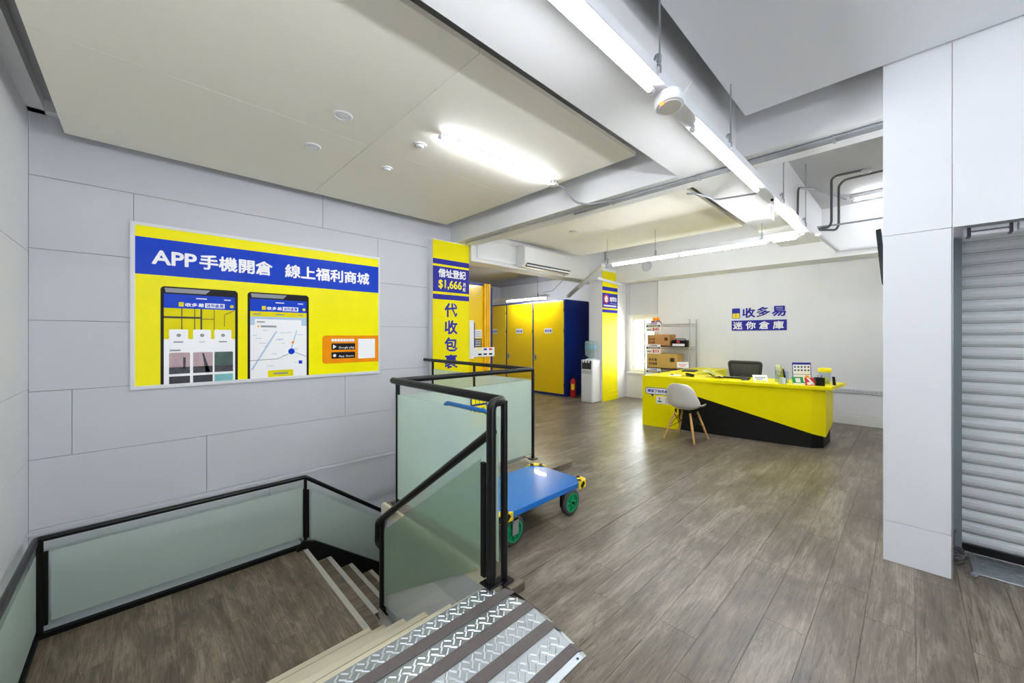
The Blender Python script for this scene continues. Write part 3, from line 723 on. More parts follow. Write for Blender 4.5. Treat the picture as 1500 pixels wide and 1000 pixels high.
# ---- poster light box
def poster():
    p = thing('wall_poster', (1.2, 5.29, .95), 'large yellow and blue poster with two phones on the left wall', 'poster')
    F = Frame((-.04, 5.276, .96), (1, 0, 0), (0, 0, 1)); W, H = 2.48, 1.585
    b = MB(); F.rect(b, -.035, -.035, W + .02, 0, -.022, .006); F.rect(b, -.035, H, W + .02, H + .03, -.022, .006); F.rect(b, -.035, 0, 0, H, -.022, .006); F.rect(b, W, 0, W + .02, H, -.022, .006)
    b.build('frame', PLASTIC, p)
    b = MB(); F.rect(b, 0, 0, W, H, -.02, 0); b.build('sheet', POSTY, p)
    b = MB(); F.rect(b, 0, 1.107, W, 1.475, 0, .0006); b.build('title_band', POSTB, p)
    t = MB(); F.text(t, 'APP', .118, 1.215, .47, 1.36, .001, .03, 4); F.text(t, '手機開倉', .49, 1.205, 1.17, 1.37, .001, .03); F.text(t, '線上福利商城', 1.30, 1.205, 2.35, 1.37, .001, .03); t.build('lettering', PWHITEE, p)
    for k, u0 in enumerate((.184, .921)):
        ph = MB(); F.rrect(ph, u0, 0, u0 + .645, 1.0, .035, 0, .0008, corners=(0, 1, 1, 0)); po = ph.build('phone_picture', PBLACK, p, 'printed picture of a phone')
        e = .0012
        s_ = MB(); F.rect(s_, u0 + .025, 0, u0 + .62, .90, .0008, e); s_.build('screen', PWHITEE, po)
        s_ = MB(); F.poly(s_, [(u0 + .04, .94), (u0 + .36, .94), (u0 + .40, .985), (u0 + .03, .985)], .0008, e); s_.build('glint', PGREY, po)
        s_ = MB(); F.rect(s_, u0 + .025, .78, u0 + .62, .925, .0008, .0016); s_.build('header', POSTB, po)
        t = MB(); F.text(t, '收多易', u0 + .19, .80, u0 + .345, .84, .002, .03); F.rect(t, u0 + .355, .795, u0 + .525, .845, .0016, .002)
        F.rect(t, u0 + .28, .885, u0 + .37, .895, .0016, .002); F.rect(t, u0 + .52, .885, u0 + .58, .895, .0016, .002); t.build('lettering', PWHITEE, po)
        t = MB(); F.text(t, '迷你倉庫', u0 + .365, .80, u0 + .515, .84, .0024, .02); t.build('lettering', POSTB, po)
        t = MB(); F.rect(t, u0 + .14, .80, u0 + .18, .845, .0016, .002); F.disc(t, u0 + .59, .82, .018, .0016, .002); t.build('icon', PYEL, po)
        if k == 0:
            s_ = MB(); F.rect(s_, u0 + .025, .46, u0 + .62, .78, e, .0016); s_.build('photo_strip', YEL, po)
            s_ = MB()
            for q in ((.025, .675, .32, .695), (.16, .46, .168, .78), (.265, .50, .272, .78), (.315, .50, .33, .78), (.43, .56, .436, .78), (.33, .67, .43, .676), (.52, .60, .525, .73)): F.rect(s_, u0 + q[0], q[1], u0 + q[2], q[3], .0016, .002)
            F.poly(s_, [(u0 + .525, .73), (u0 + .61, .78), (u0 + .615, .775), (u0 + .53, .725)], .0016, .002); s_.build('photo_lines', DKGREY, po)
            s_ = MB()
            for a in (.065, .255, .435): F.rrect(s_, u0 + a, .40, u0 + a + .15, .56, .012, .0016, .0022)
            s_.build('button', PWHITEE, po)
            t = MB(); F.text(t, 'LINE', u0 + .305, .423, u0 + .355, .437, .0026, .01); F.rect(t, u0 + .10, .423, u0 + .175, .437, .0022, .0026); F.rect(t, u0 + .475, .423, u0 + .545, .437, .0022, .0026)
            for a in (.14, .33, .51): F.disc(t, u0 + a, .50, .018, .0022, .0026)
            F.rect(t, u0 + .07, .335, u0 + .155, .352, .0016, .002); t.build('lettering', PGREY, po)
            for a, mm, mk in ((.065, PSKY, PDUSK), (.255, PSKY, PDUSK), (.435, PHILL, PDUSK)):
                s_ = MB(); F.rrect(s_, u0 + a, .10, u0 + a + .165, .32, .012, .0016, .002); s_.build('photo', mm, po)
                s_ = MB(); F.rect(s_, u0 + a, .10, u0 + a + .165, .17, .002, .0022)
                if a < .1: F.rect(s_, u0 + .175, .15, u0 + .195, .27, .002, .0022)
                elif a < .3: F.poly(s_, [(u0 + .33, .31), (u0 + .345, .31), (u0 + .40, .10), (u0 + .36, .10)], .002, .0022)
                s_.build('photo_foreground', mk, po)
            s_ = MB(); F.rect(s_, u0 + .065, 0, u0 + .23, .075, .0016, .002); F.rect(s_, u0 + .255, 0, u0 + .42, .075, .0016, .002); s_.build('photo', DKGREY, po)
            s_ = MB(); F.rect(s_, u0 + .435, 0, u0 + .60, .075, .0016, .002); s_.build('photo', PTEAL, po)
        else:
            s_ = MB(); F.rect(s_, u0 + .025, .72, u0 + .62, .78, e, .0016); F.rrect(s_, u0 + .20, .005, u0 + .47, .085, .012, e, .0018); s_.build('yellow_bar', YEL, po)
            s_ = MB(); F.rect(s_, u0 + .025, .62, u0 + .62, .72, e, .0015)
            rnd = random.Random(3)
            for q in range(18):
                a, b_ = u0 + .04 + rnd.random() * .5, .12 + rnd.random() * .45; F.rect(s_, a, b_, a + .03 + rnd.random() * .05, b_ + .007, e, .0015)
            F.poly(s_, [(u0 + .03, .1), (u0 + .28, .55), (u0 + .30, .55), (u0 + .05, .1)], e, .0014); F.poly(s_, [(u0 + .43, .30), (u0 + .50, .56), (u0 + .515, .56), (u0 + .445, .30)], e, .0014); s_.build('map_lines', PMAP, po)
            s_ = MB(); F.rect(s_, u0 + .07, .57, u0 + .56, .69, .0015, .002); s_.build('search_card', PWHITEE, po)
            t = MB(); F.rect(t, u0 + .13, .595, u0 + .29, .617, .002, .0024); F.rect(t, u0 + .09, .65, u0 + .17, .664, .002, .0024); F.rect(t, u0 + .26, .035, u0 + .41, .055, .0018, .0024)
            F.rect(t, u0 + .05, .742, u0 + .13, .755, .0016, .002); F.rect(t, u0 + .28, .742, u0 + .37, .755, .0016, .002); F.rect(t, u0 + .52, .742, u0 + .58, .755, .0016, .002)
            F.poly(t, [(u0 + .025, .205), (u0 + .30, .215), (u0 + .47, .30), (u0 + .62, .23), (u0 + .62, .237), (u0 + .47, .307), (u0 + .30, .222), (u0 + .025, .212)], e, .0016); t.build('lettering', PGREY, po)
            s_ = MB(); F.disc(s_, u0 + .105, .606, .011, .002, .0024); F.disc(s_, u0 + .465, .415, .015, e, .002); s_.build('pin', PORANGE, po)
            s_ = MB(); F.disc(s_, u0 + .45, .305, .036, e, .0018); F.rect(s_, u0 + .53, .15, u0 + .57, .19, e, .0018); s_.build('marker', POSTB, po)
    b = MB(); F.rrect(b, 1.727, .133, W, .50, .04, 0, .0008, corners=(0, 0, 1, 1)); b.build('orange_card', PORANGE, p)
    t = MB()
    for i in range(8): F.rect(t, 1.84 + i * .038, .42, 1.872 + i * .038, .455, .0008, .0013)
    F.rect(t, 2.19, .185, 2.43, .455, .0008, .0013); t.build('white_print', PWHITEE, p)
    b = MB(); F.rrect(b, 1.84, .31, 2.15, .395, .01, .0008, .0012); F.rrect(b, 1.84, .195, 2.15, .28, .01, .0008, .0012); b.build('badge', PBLACK, p)
    t = MB(); F.text(t, 'Google play', 1.93, .318, 2.14, .355, .0015, .01); F.text(t, 'App Store', 1.93, .205, 2.13, .24, .0015, .01)
    F.poly(t, [(1.86, .325), (1.86, .38), (1.905, .352)], .0012, .0015); F.disc(t, 1.88, .235, .02, .0012, .0015); t.build('lettering', PWHITEE, p)
poster()

# ---- wall logo
def logo():
    p = thing('wall_sign', (8.4, 2.0, 1.56), 'blue raised company sign lettering on the wall behind the desk', 'sign')
    F = Frame((8.399, 2.453, 1.56), (0, -1, 0), (0, 0, 1))
    b = MB(); F.rect(b, 0, 0, .90, .195, 0, .008); b.build('blue_panel', SIGNBLUE, p)
    t = MB()
    for i, c_ in enumerate('迷你倉庫'): F.text(t, c_, .022 + i * .222, .022, .19 + i * .222, .172, .0095, .03)
    t.build('lettering', PWHITE, p)
    t = MB()
    for i, c_ in enumerate('收多易'): F.text(t, c_, .185 + i * .242, .245 + i * .006, .405 + i * .242, .435 + i * .006, .006, .028)
    t.build('lettering', SIGNBLUE, p)
    b = MB(); F.rrect(b, .005, .235, .145, .435, .02, 0, .006); b.build('box_icon', SIGNBLUE, p)
    b = MB(); F.rrect(b, .014, .242, .136, .335, .01, .006, .008); b.build('icon_front', PYEL, p)
    b = MB(); F.rect(b, .071, .255, .078, .335, .008, .009); b.build('icon_line', SIGNBLUE, p)
logo()

# ================================================================== LIGHTS AND CEILING FITTINGS
def batten(name, a, b_, z, axis, label, group=None, width=.10, tubes=(), drop=.028, rods=(), off=0.0, rodtop=SL, rad=.0155):
    """white steel trough with bare LED tubes under it"""
    mid = ((a[0] + b_[0]) / 2, (a[1] + b_[1]) / 2, z)
    t = thing(name, mid, label, 'light fitting', group)
    h_ = width / 2; bb = MB()
    if axis == 'x':
        bb.cbox(a[0], b_[0], a[1] - h_, a[1] + h_, z, z + .06, c=.003)
    else:
        bb.cbox(a[0] - h_, a[0] + h_, a[1], b_[1], z, z + .06, c=.003)
    bb.build('trough', PLASTIC, t)
    for s0, s1 in tubes:
        if axis == 'x': q0, q1 = (s0, a[1] + off, z - drop), (s1, a[1] + off, z - drop)
        else: q0, q1 = (a[0] + off, s0, z - drop), (a[0] + off, s1, z - drop)
        d_ = (Vector(q1) - Vector(q0)).normalized()
        tb = MB().tube([q0, q1], rad, 12).build('tube', TUBEM, t, 'glowing LED tube')
        e_ = MB(); e_.tube([Vector(q0) - d_ * .025, q0], .0165, 10); e_.tube([q1, Vector(q1) + d_ * .025], .0165, 10)
        for q in (q0, q1): e_.box(q[0] - .012, q[0] + .012, q[1] - .012, q[1] + .012, q[2], z)
        e_.build('end_cap', PLASTICG, tb)
    for q in rods:
        if axis == 'x': x_, y_ = q, a[1] - h_ - .012
        else: x_, y_ = a[0] - h_ - .012, q
        MB().tube([(x_, y_, z + .09), (x_, y_, rodtop)], .005, 8).build('hanger_rod', GALV, t)
        c_ = MB()
        if axis == 'x': c_.tube(fillet([(x_, y_, z + .10), (x_, y_ + .02, z + .105), (x_, y_ + .035, z + .06), (x_, y_ - .004, z + .045), (x_, y_ - .004, z)], .01, 3), .006, 8); c_.box(x_ - .012, x_ + .012, y_ - .004, y_ + .012, z + .06, z + .10)
        else: c_.box(x_ - .004, x_ + .016, y_ - .012, y_ + .012, z, z + .10)
        c_.build('clamp', GALV, t)
    return t
batten('light_trough', (-.60, .93), (6.17, .93), 2.755, 'x', 'long white light trough hanging under the beam across the ceiling', tubes=((-.55, .35), (.46, 1.90), (2.48, 3.90), (4.50, 5.95)), rods=(.3, 1.86, 2.95, 4.55, 5.70), off=.011, drop=.022)
batten('light_trough', (6.12, .995), (6.12, 3.85), 2.755, 'y', 'white light trough running crosswise in front of the logo wall', tubes=((1.03, 1.28), (1.36, 2.52), (2.56, 3.72)), rods=(1.4, 2.9, 3.80))
batten('tube_light', (1.86, 2.82), (3.31, 2.82), 3.183, 'x', 'bare tube light fixed flat on the beige ceiling board', width=.035, tubes=((1.87, 3.30),), drop=.018, rad=.011)
bpy.data.objects['tube_light'].children[0].scale = (1, 1, .25)
batten('tube_light', (7.42, -.04), (7.42, .62), 3.44, 'y', 'short tube light on the ceiling behind the white wall', width=.05, tubes=((0.0, .57),), rad=.009)
batten('tube_light', (7.0, 6.0), (7.0, 8.5), 2.395, 'y', 'tube light trough above the yellow locker doors', width=.08, tubes=((6.06, 7.44),), rods=(6.3, 8.0), rodtop=3.02)
batten('tube_light', (0.4, -1.5), (2.6, -1.5), 3.10, 'x', 'added fill tube light on the ceiling board behind the viewer', width=.06, tubes=((.45, 1.5), (1.55, 2.55)))  # added fill light out of view, brightens the room

def smoke():
    c = Vector((2.055, .905, 2.712)); ax = Vector((-.10, -.14, -1)).normalized()
    t = thing('smoke_detector', c, 'round white smoke detector with orange light under the trough', 'smoke detector')
    MB().lathe([(.070, -.035), (.070, -.012), (.078, -.010), (.078, .012), (.070, .026), (.055, .030), (.0, .030)], c, ax, 28, False).build('housing', PLASTIC, t)
    MB().lathe([(.056, .0295), (.056, .032), (.0, .033)], c, ax, 24, False).build('grille', CREAM, t)
    q = c + ax * .022 + Vector((-.062, .018, 0)); MB().lathe([(.009, 0), (.009, .010), (.004, .013)], q, ax, 10).build('indicator', LEDO, t)
    MB().tube([c + Vector((.04, -.05, .02)), c + Vector((.075, -.075, .10)), c + Vector((.10, -.075, .13))], [.006, .006, .004], 8).build('strap', PLASTIC, t)
smoke()
for x_, y_, lb, r_ in ((1.152, 3.127, 'largest flat round cover on the beige ceiling board', .075), (1.14, 3.825, 'flat round ceiling cover left of the board joint', .070), (1.837, 3.117, 'round domed ceiling sensor beside the tube light', .060), (1.845, 3.784, 'small domed ceiling sensor beyond the board joint', .055)):
    t = thing('ceiling_cover', (x_, y_, PZ), lb, 'ceiling cover', 'round covers on the ceiling board')
    MB().lathe([(r_, 0), (r_, -.004), (r_ * .9, -.010), (r_ * .72, -.010), (r_ * .70, -.004), (0.0, -.004)], (x_, y_, PZ), (0, 0, 1), 26).build('ring', PLASTIC, t)
    dm = .022 if 'domed' in lb else .006
    MB().lathe([(r_ * .66, -.004), (r_ * .6, -.004 - dm * .6), (r_ * .3, -.004 - dm), (0, -.004 - dm)], (x_, y_, PZ), (0, 0, 1), 22).build('dome', PLASTIC, t)
t = thing('ceiling_cover', (5.2, 3.9, PZ), 'round ceiling cover on the board in front of the air conditioner', 'ceiling cover', 'round covers on the ceiling board')
MB().lathe([(.08, 0), (.08, -.006), (.06, -.012), (0, -.012)], (5.2, 3.9, PZ), (0, 0, 1), 22).build('ring', PLASTIC, t)
t = thing('ceiling_sensor', (3.36, 2.80, 3.17), 'white round sensor at the end of the ceiling tube light', 'sensor')
MB().lathe([(.035, .03), (.035, -.0), (.05, -.004), (.05, -.02), (.03, -.028), (0, -.028)], (3.36, 2.80, PZ - .03), (0, 0, 1), 20).build('dome', CREAM, t)
MB().cbox(3.32, 3.40, 2.77, 2.83, PZ - .03, PZ).build('bracket', CONDUIT, t)
b = MB(); b.lathe([(.11, 0), (.11, .012), (.095, .016), (0, .016)], (7.93, 3.98, 2.97), (-1, 0, 0), 26); b.build('round_vent', PLASTICG, None, 'grey round vent cover on the beam above the window', 'vent')

# conduits
def conduit(label, pts, r=.011, fil=.06, m=None, clips=()):
    t = thing('conduit', pts[0], label, 'conduit')
    MB().tube(fillet(pts, fil), r, 10).build('pipe', m or CONDUIT, t)
    for q in clips: MB().cbox(*q, c=.002).build('saddle_clip', GALV, t)
for i, (xx, lb) in enumerate(((3.80, 'long grey conduit running the whole length under the cross beam'), (3.835, 'grey conduit in the middle of the bundle under the cross beam'), (3.87, 'grey conduit at the back of the bundle under the cross beam'))):
    conduit(lb, [(xx, -.1 if i else .0, 2.963), (xx, 5.02 if i == 0 else 2.5 + .2 * i, 2.963)], .011 if i else .013, clips=[(xx - .018, xx + .018, yy, yy + .02, 2.948, 2.98) for yy in (.4, 1.4, 2.35)])
conduit('grey conduit dropping from the ceiling tube light to the cross beam', [(3.40, 2.79, 3.17), (3.50, 2.75, 3.14), (3.60, 2.68, 2.99), (3.70, 2.56, 2.957), (3.765, 2.30, 2.955)], .011, .06)
conduit('thin grey conduit bent across the beam to the light trough', [(4.25, 1.68, 2.99), (4.25, 1.58, 2.965), (4.60, 1.50, 2.965), (4.30, .98, 2.83)], .010, .08)
conduit('dark bent conduit rising to the junction box, left of two', [(6.30, .83, 2.83), (6.31, .72, 2.84), (6.32, .70, 2.90), (6.32, .70, 3.44), (6.32, .66, 3.475), (6.34, .40, 3.475)], .014, .06, CONDUITD)
conduit('dark bent conduit rising to the slab, right of two', [(6.22, .80, 2.80), (6.36, .66, 2.80), (6.38, .635, 2.86), (6.38, .635, 3.36), (6.38, .58, 3.42), (6.42, .18, 3.44)], .014, .06, CONDUITD)
conduit('grey conduit running level behind the white wall edge', [(6.30, .84, 2.86), (6.34, .60, 2.86), (6.36, .16, 2.86)], .011, .05)
conduit('grey conduit along the slab to the short tube light', [(5.9, .98, 2.95), (5.9, .975, 3.30), (6.6, .92, 3.46), (7.42, .66, 3.455)], .012, .08, CONDUITD)
t = thing('junction_box', (6.36, .38, 3.45), 'round white junction box on the slab at the bent conduits', 'junction box')
MB().lathe([(.055, 0), (.055, -.03), (.045, -.038), (0, -.038)], (6.36, .38, 3.475), (0, 0, 1), 20).build('housing', PLASTIC, t)
MB().lathe([(.03, 0), (.03, -.006), (0, -.006)], (6.36, .38, 3.438), (0, 0, 1), 16).build('lid', PLASTICG, t)
# cable trays
def tray(label, a, b_, w_=.04, h_=.03, m=None):
    a, b_ = Vector(a), Vector(b_); d_ = (b_ - a); s_ = d_.cross(Vector((0, 0, 1))).normalized(); u_ = s_.cross(d_).normalized()
    t = thing('cable_tray', (a + b_) / 2, label, 'cable tray')
    MB().obox((a + b_) / 2, d_ / 2, s_ * w_ / 2, u_ * h_ / 2).build('channel', m or PLASTIC, t)
    MB().obox((a + b_) / 2 - u_ * (h_ / 2 + .001), d_ / 2 * .99, s_ * w_ * .32, u_ * .002).build('cover', PLASTIC, t)
    for q in (a, b_): MB().obox(q, d_.normalized() * .012, s_ * (w_ / 2 + .004), u_ * (h_ / 2 + .004)).build('end_clip', PLASTIC, t)
tray('white diagonal cable duct from the crosswise trough down to the lockers', (6.13, 3.93, 2.76), (7.24, 5.60, 2.39), .085, .05)
tray('white cable duct running past the front of the second yellow pillar', (7.1, 4.70, 2.70), (8.05, 4.70, 2.66), .05, .045)
tray('white cable duct along the bottom of the corridor beam', (6.48, 5.085, 2.74), (7.34, 5.085, 2.74), .025, .02)
tray('grey slotted strut from the trough end to the beam over the logo wall', (6.20, .82, 2.74), (7.89, .80, 2.80), .04, .025, GALV)
tray('white duct along the beam over the logo wall', (7.915, .82, 2.80), (7.915, -.04, 2.80), .03, .03)
tray('white duct dropping beside the window corner', (8.06, 4.735, 2.66), (8.06, 4.735, 2.06), .03, .025)
t = thing('paper_card', (4.40, .93, 2.56), 'white paper card hanging from the long light trough', 'card')
MB().box(4.33, 4.45, .925, .928, 2.57, 2.735).build('sheet', PWHITE, t); MB().lathe([(.012, 0), (.012, .02), (0, .02)], (4.32, .915, 2.735), (0, 0, 1), 10).build('magnet', BLACKM, t)

# air conditioner
ac = thing('air_conditioner', (5.75, 4.97, 2.72), 'white split air conditioner on the beam over the corridor', 'air conditioner')
b = MB(); b.prism([(5.02, 5.10, 3.11), (5.02, 4.90, 3.11), (5.02, 4.872, 3.08), (5.02, 4.872, 2.80), (5.02, 4.93, 2.735), (5.02, 5.10, 2.735)], (1.42, 0, 0)); b.build('casing', PLASTIC, ac, bevel=.008)
MB().cbox(5.03, 6.43, 4.866, 4.874, 2.815, 3.085).build('front_panel', PLASTIC, ac)
b = MB(); b.obox((5.73, 4.898, 2.766), (.64, 0, 0), (0, .028, -.030), (0, .002, .002)); b.build('air_outlet', BLACKM, ac)
b = MB(); b.obox((5.73, 4.888, 2.762), (.63, 0, 0), (0, .012, -.012), (0, .002, .002)); b.build('louvre', PLASTIC, ac)
MB().box(5.78, 5.80, 4.863, 4.866, 2.93, 2.945).build('lamp', PWHITE, ac)
b = MB(); b.cbox(4.09, 5.015, 5.07, 5.10, 2.765, 3.10); b.build('pipe_casing', PLASTIC, ac)
b = MB().tube(fillet([(6.30, 4.98, 2.735), (6.30, 5.0, 2.62), (6.32, 5.3, 2.42), (6.35, 5.6, 2.40)], .05), .008, 8); b.build('drain_pipe', PLASTICG, ac)

# ================================================================== LOCKERS AND CORRIDOR
for i, (a, b_, lb) in enumerate(((5.755, 6.775, 'yellow storage locker with exposed navy side, nearest of three'), (6.78, 7.78, 'yellow storage locker in the middle of the row of three'), (7.785, 8.80, 'yellow storage locker at the far end, partly hidden by the partition'))):
    t = thing('storage_locker', (7.8, (a + b_) / 2, 0), lb, 'locker', 'yellow storage lockers in the corridor')
    MB().cbox(7.315, 8.30, a, b_, .0, 2.34).build('body', NAVY, t)
    d_ = MB().cbox(7.295, 7.315, a + .03, b_ - .022, .055, 2.31).build('door', YELL, t)
    MB().cbox(7.285, 7.296, b_ - .12, b_ - .05, .84, .98).build('latch', ALU, d_); MB().box(7.283, 7.286, b_ - .10, b_ - .075, .86, .96).build('latch_slot', DKGREY, d_)
    F = Frame((7.2945, (a + b_) / 2 + .12, 1.52), (0, -1, 0), (0, 0, 1))
    p_ = MB(); F.rrect(p_, 0, 0, .25, .13, .02, 0, .003); pl_ = p_.build('plaque', PWHITE, d_); q_ = MB(); F.text(q_, '收多易', .02, .03, .23, .10, .004, .03); q_.build('lettering', SIGNBLUE, pl_)
    b = MB()
    for zz in (.25, 1.55, 2.05): b.box(7.29, 7.312, a + .004, a + .028, zz, zz + .06)
    b.build('hinge', DKGREY, t)
pt = thing('partition', (4.4, 5.62, 0), 'yellow corridor partition with notices behind the first pillar', 'partition')
MB().cbox(3.93, 4.76, 5.6, 5.64, 0, 2.40).build('panel', YELL, pt)
for i in range(3): MB().cbox(4.645 + i * .052, 4.69 + i * .052, 5.555, 5.60, 0, 2.44).build('folding_leaf', ORANGEY, pt)
MB().cbox(4.80, 4.86, 5.57, 5.70, 0, 2.38).build('edge_post', NAVY, pt)
MB().cbox(3.93, 4.72, 5.58, 5.62, 2.40, 2.45).build('top_rail', NAVY, pt)
F = Frame((4.28, 5.552, 0), (1, 0, 0), (0, 0, 1))
t = thing('price_notice', (4.5, 5.56, 1.05), 'white frame with price labels on the yellow partition', 'notice')
b = MB(); F.rect(b, .0, 1.04, .10, 1.74, 0, .012); F.rect(b, .10, 1.07, .60, 1.24, 0, .012); b.build('board', PWHITE, t)
b = MB(); F.rect(b, .10, 1.24, .125, 1.70, 0, .010); b.build('edge', SIGNBLUE, t)
for k, (c_, z_) in enumerate(((PYEL, 1.19), (SIGNBLUE, 1.19), (PRED, 1.19), (PBLACK, 1.10), (PBLACK, 1.10), (PBLACK, 1.10))):
    b = MB(); F.rect(b, .20 + (k % 3) * .13, z_, .28 + (k % 3) * .13, z_ + .03, .012, .014); b.build('price_mark', c_, t)
t = thing('notice', (4.5, 5.59, 1.26), 'small white and black notice stuck on the yellow partition', 'notice')
b = MB(); F.rect(b, .16, 1.42, .33, 1.57, -.046, -.044); b.build('sheet', PWHITE, t)
b = MB(); F.rect(b, .16, 1.25, .33, 1.40, -.046, -.044); b.build('lower_sheet', PBLACK, t)
b = MB()
for i in range(4): F.rect(b, .175, 1.27 + i * .032, .315, 1.283 + i * .032, -.044, -.043)
b.build('printed_line', PWHITE, t)
b = MB()
for i in range(4): F.rect(b, .175, 1.44 + i * .03, .315, 1.45 + i * .03, -.044, -.043)
b.build('printed_line', PGREY, t)

# fire extinguisher
fe = thing('fire_extinguisher', (7.43, 5.60, 0), 'red fire extinguisher standing against the navy locker side', 'fire extinguisher')
MB().lathe([(.062, 0), (.068, .012), (.068, .36), (.060, .40), (.030, .43), (.026, .45)], (7.43, 5.60, 0), n=24).build('cylinder', REDX, fe)
b = MB(); b.lathe([(.022, .45), (.022, .49), (.012, .50)], (7.43, 5.60, 0), n=14); b.obox((7.41, 5.58, .505), (.05, .03, .008), (-.006, .01, 0), (0, 0, .006)); b.obox((7.41, 5.58, .535), (.055, .033, .018), (-.006, .01, 0), (0, 0, .005)); b.build('valve', BLACKM, fe)
MB().tube(fillet([(7.45, 5.58, .47), (7.51, 5.54, .45), (7.51, 5.53, .30), (7.495, 5.55, .18)], .05), .010, 8).build('hose', BLACKM, fe)
b = MB(); F = Frame((7.43, 5.60, .18), Vector((.6, -.8, 0)), (0, 0, 1)); F.rect(b, -.04, 0, .03, .14, .050, .070); b.build('label_plate', PYEL, fe)

# water dispenser and bottle
wd = thing('water_dispenser', (7.2, 4.935, 0), 'white floor-standing water dispenser beside the second yellow pillar', 'water dispenser')
MB().cbox(7.035, 7.355, 4.785, 5.085, .0, .93, c=.015).build('cabinet', PLASTIC, wd)
MB().cbox(7.028, 7.04, 4.80, 5.07, .04, .60, c=.004).build('door', PLASTIC, wd)
MB().box(7.030, 7.036, 4.81, 5.06, .63, .705).build('drip_niche', PLASTICG, wd)
MB().cbox(7.025, 7.04, 4.815, 5.055, .73, .915, c=.006).build('tap_panel', DKGREY, wd)
for k in range(3): MB().cbox(7.0, 7.03, 4.85 + k * .07, 4.88 + k * .07, .87, .912, c=.004).build('tap', PLASTIC, wd)
MB().lathe([(.11, .93), (.115, .945), (.08, .955)], (7.2, 4.935, 0), n=22).build('collar', PLASTIC, wd)
wbt = thing('water_bottle', (7.2, 4.935, .955), 'clear water bottle with blue label on top of the dispenser', 'water bottle')
MB().lathe([(.03, 0), (.05, .02), (.125, .07), (.13, .10), (.122, .12), (.13, .14), (.13, .22), (.122, .24), (.13, .26), (.13, .36), (.11, .39), (0, .39)], (7.2, 4.935, .955), n=24).build('bottle', frosted('hazy_bottle_plastic', (206, 222, 230), 0.5, 0.5), wbt)
MB().lathe([(.1305, .22), (.1315, .225), (.1315, .295), (.1305, .30)], (7.2, 4.935, .955), n=24).build('label_band', mat('bottle_label', (120, 170, 190), .4), wbt)

# ================================================================== CART
ct = thing('platform_cart', (2.22, 2.18, 0), 'blue platform cart with hazard-taped corners and green wheels', 'platform cart')
CX0, CX1, CY0, CY1, CZ = 1.72, 2.70, 1.90, 2.47, .245
cc = .09
b = MB(); b.prism([(CX0 + cc, CY0, CZ - .045), (CX1 - cc, CY0, CZ - .045), (CX1 - .01, CY0 + cc, CZ - .045), (CX1 - .01, CY1 - cc, CZ - .045), (CX1 - cc, CY1, CZ - .045), (CX0 + cc, CY1, CZ - .045), (CX0 + .01, CY1 - cc, CZ - .045), (CX0 + .01, CY0 + cc, CZ - .045)], (0, 0, .045))
b.build('deck', CARTBLUE, ct, bevel=.006)
MB().box(CX0 + .06, CX1 - .06, CY0 + .08, CY0 + .12, CZ - .09, CZ - .045).build('frame_bar', BLACKM, ct); MB().box(CX0 + .06, CX1 - .06, CY1 - .12, CY1 - .08, CZ - .09, CZ - .045).build('frame_bar', BLACKM, ct)
for sx in (0, 1):
    for sy in (0, 1):
        X = CX1 if sx else CX0; Y = CY1 if sy else CY0; dx = -1 if sx else 1; dy = -1 if sy else 1
        X -= dx * .012; Y -= dy * .012
        b = MB(); b.prism([(X + dx * .13, Y, CZ - .055), (X + dx * .03, Y, CZ - .055), (X, Y + dy * .03, CZ - .055), (X, Y + dy * .13, CZ - .055)], (0, 0, .062)); q = b.build('corner_guard', HAZY, ct, bevel=.004)
        b = MB(); c_ = Vector((X + dx * .055, Y + dy * .055, CZ + .0085))
        b.obox(c_ + Vector((dx * .03, -dy * .028, 0)), (.016, .016, 0), (-.011, .011, 0), (0, 0, .0015)); b.obox(c_ + Vector((-dx * .028, dy * .03, 0)), (.016, .016, 0), (-.011, .011, 0), (0, 0, .0015))
        b.obox((X + dx * .075, Y - dy * .001, CZ - .024), (.018, 0, .018), (0, .0012, 0), (.012, 0, -.012)); b.obox((X - dx * .001, Y + dy * .075, CZ - .024), (0, .018, .018), (.0012, 0, 0), (0, .012, -.012))
        b.obox((X + dx * .014, Y + dy * .014, CZ - .024), (dx * .012, -dy * .012, 0), (.0015, .0015, 0), (0, 0, .022))
        b.build('black_stripe', BLACKM, q)
        wx = X + dx * (.20 if sx else .15); wyv = Y + dy * .035; wrd = .105; zc = wrd
        w_ = MB(); w_.lathe([(.075, -.022), (wrd - .012, -.022), (wrd, -.012), (wrd, .012), (wrd - .012, .022), (.075, .022)], (wx, wyv, zc), (0, 1, 0), 30, True, False)
        wo = w_.build('wheel', RUBBER, ct)
        b = MB(); b.lathe([(.074, -.018), (.078, -.023), (.066, -.023), (.064, -.012), (.022, -.012), (.022, -.026), (.012, -.028), (.012, .028), (.022, .026), (.022, .012), (.064, .012), (.066, .023), (.078, .023), (.074, .018)], (wx, wyv, zc), (0, 1, 0), 26, False, False)
        for k in range(8):
            th = k * math.pi / 4; b.obox((wx + .043 * math.cos(th), wyv, zc + .043 * math.sin(th)), (.024 * math.cos(th), 0, .024 * math.sin(th)), (0, .021, 0), (-.004 * math.sin(th), 0, .004 * math.cos(th)))
        b.build('hub', GREENW, wo)
        b = MB()
        if not sx:
            b.box(wx - .028, wx + .028, wyv - .036, wyv - .031, zc - .02, CZ - .05); b.box(wx - .028, wx + .028, wyv + .031, wyv + .036, zc - .02, CZ - .05); b.box(wx - .035, wx + .035, wyv - .036, wyv + .036, CZ - .06, CZ - .05)
            b.build('caster_fork', GALV, wo)
        else:
            b.box(wx - .12, wx - .085, wyv + dy * .0 - .01, wyv + .01, zc - .01, CZ - .05); b.tube([(wx, wyv - .04, zc), (wx, wyv + .04, zc)], .01, 10); b.build('axle_bracket', BLACKM, wo)
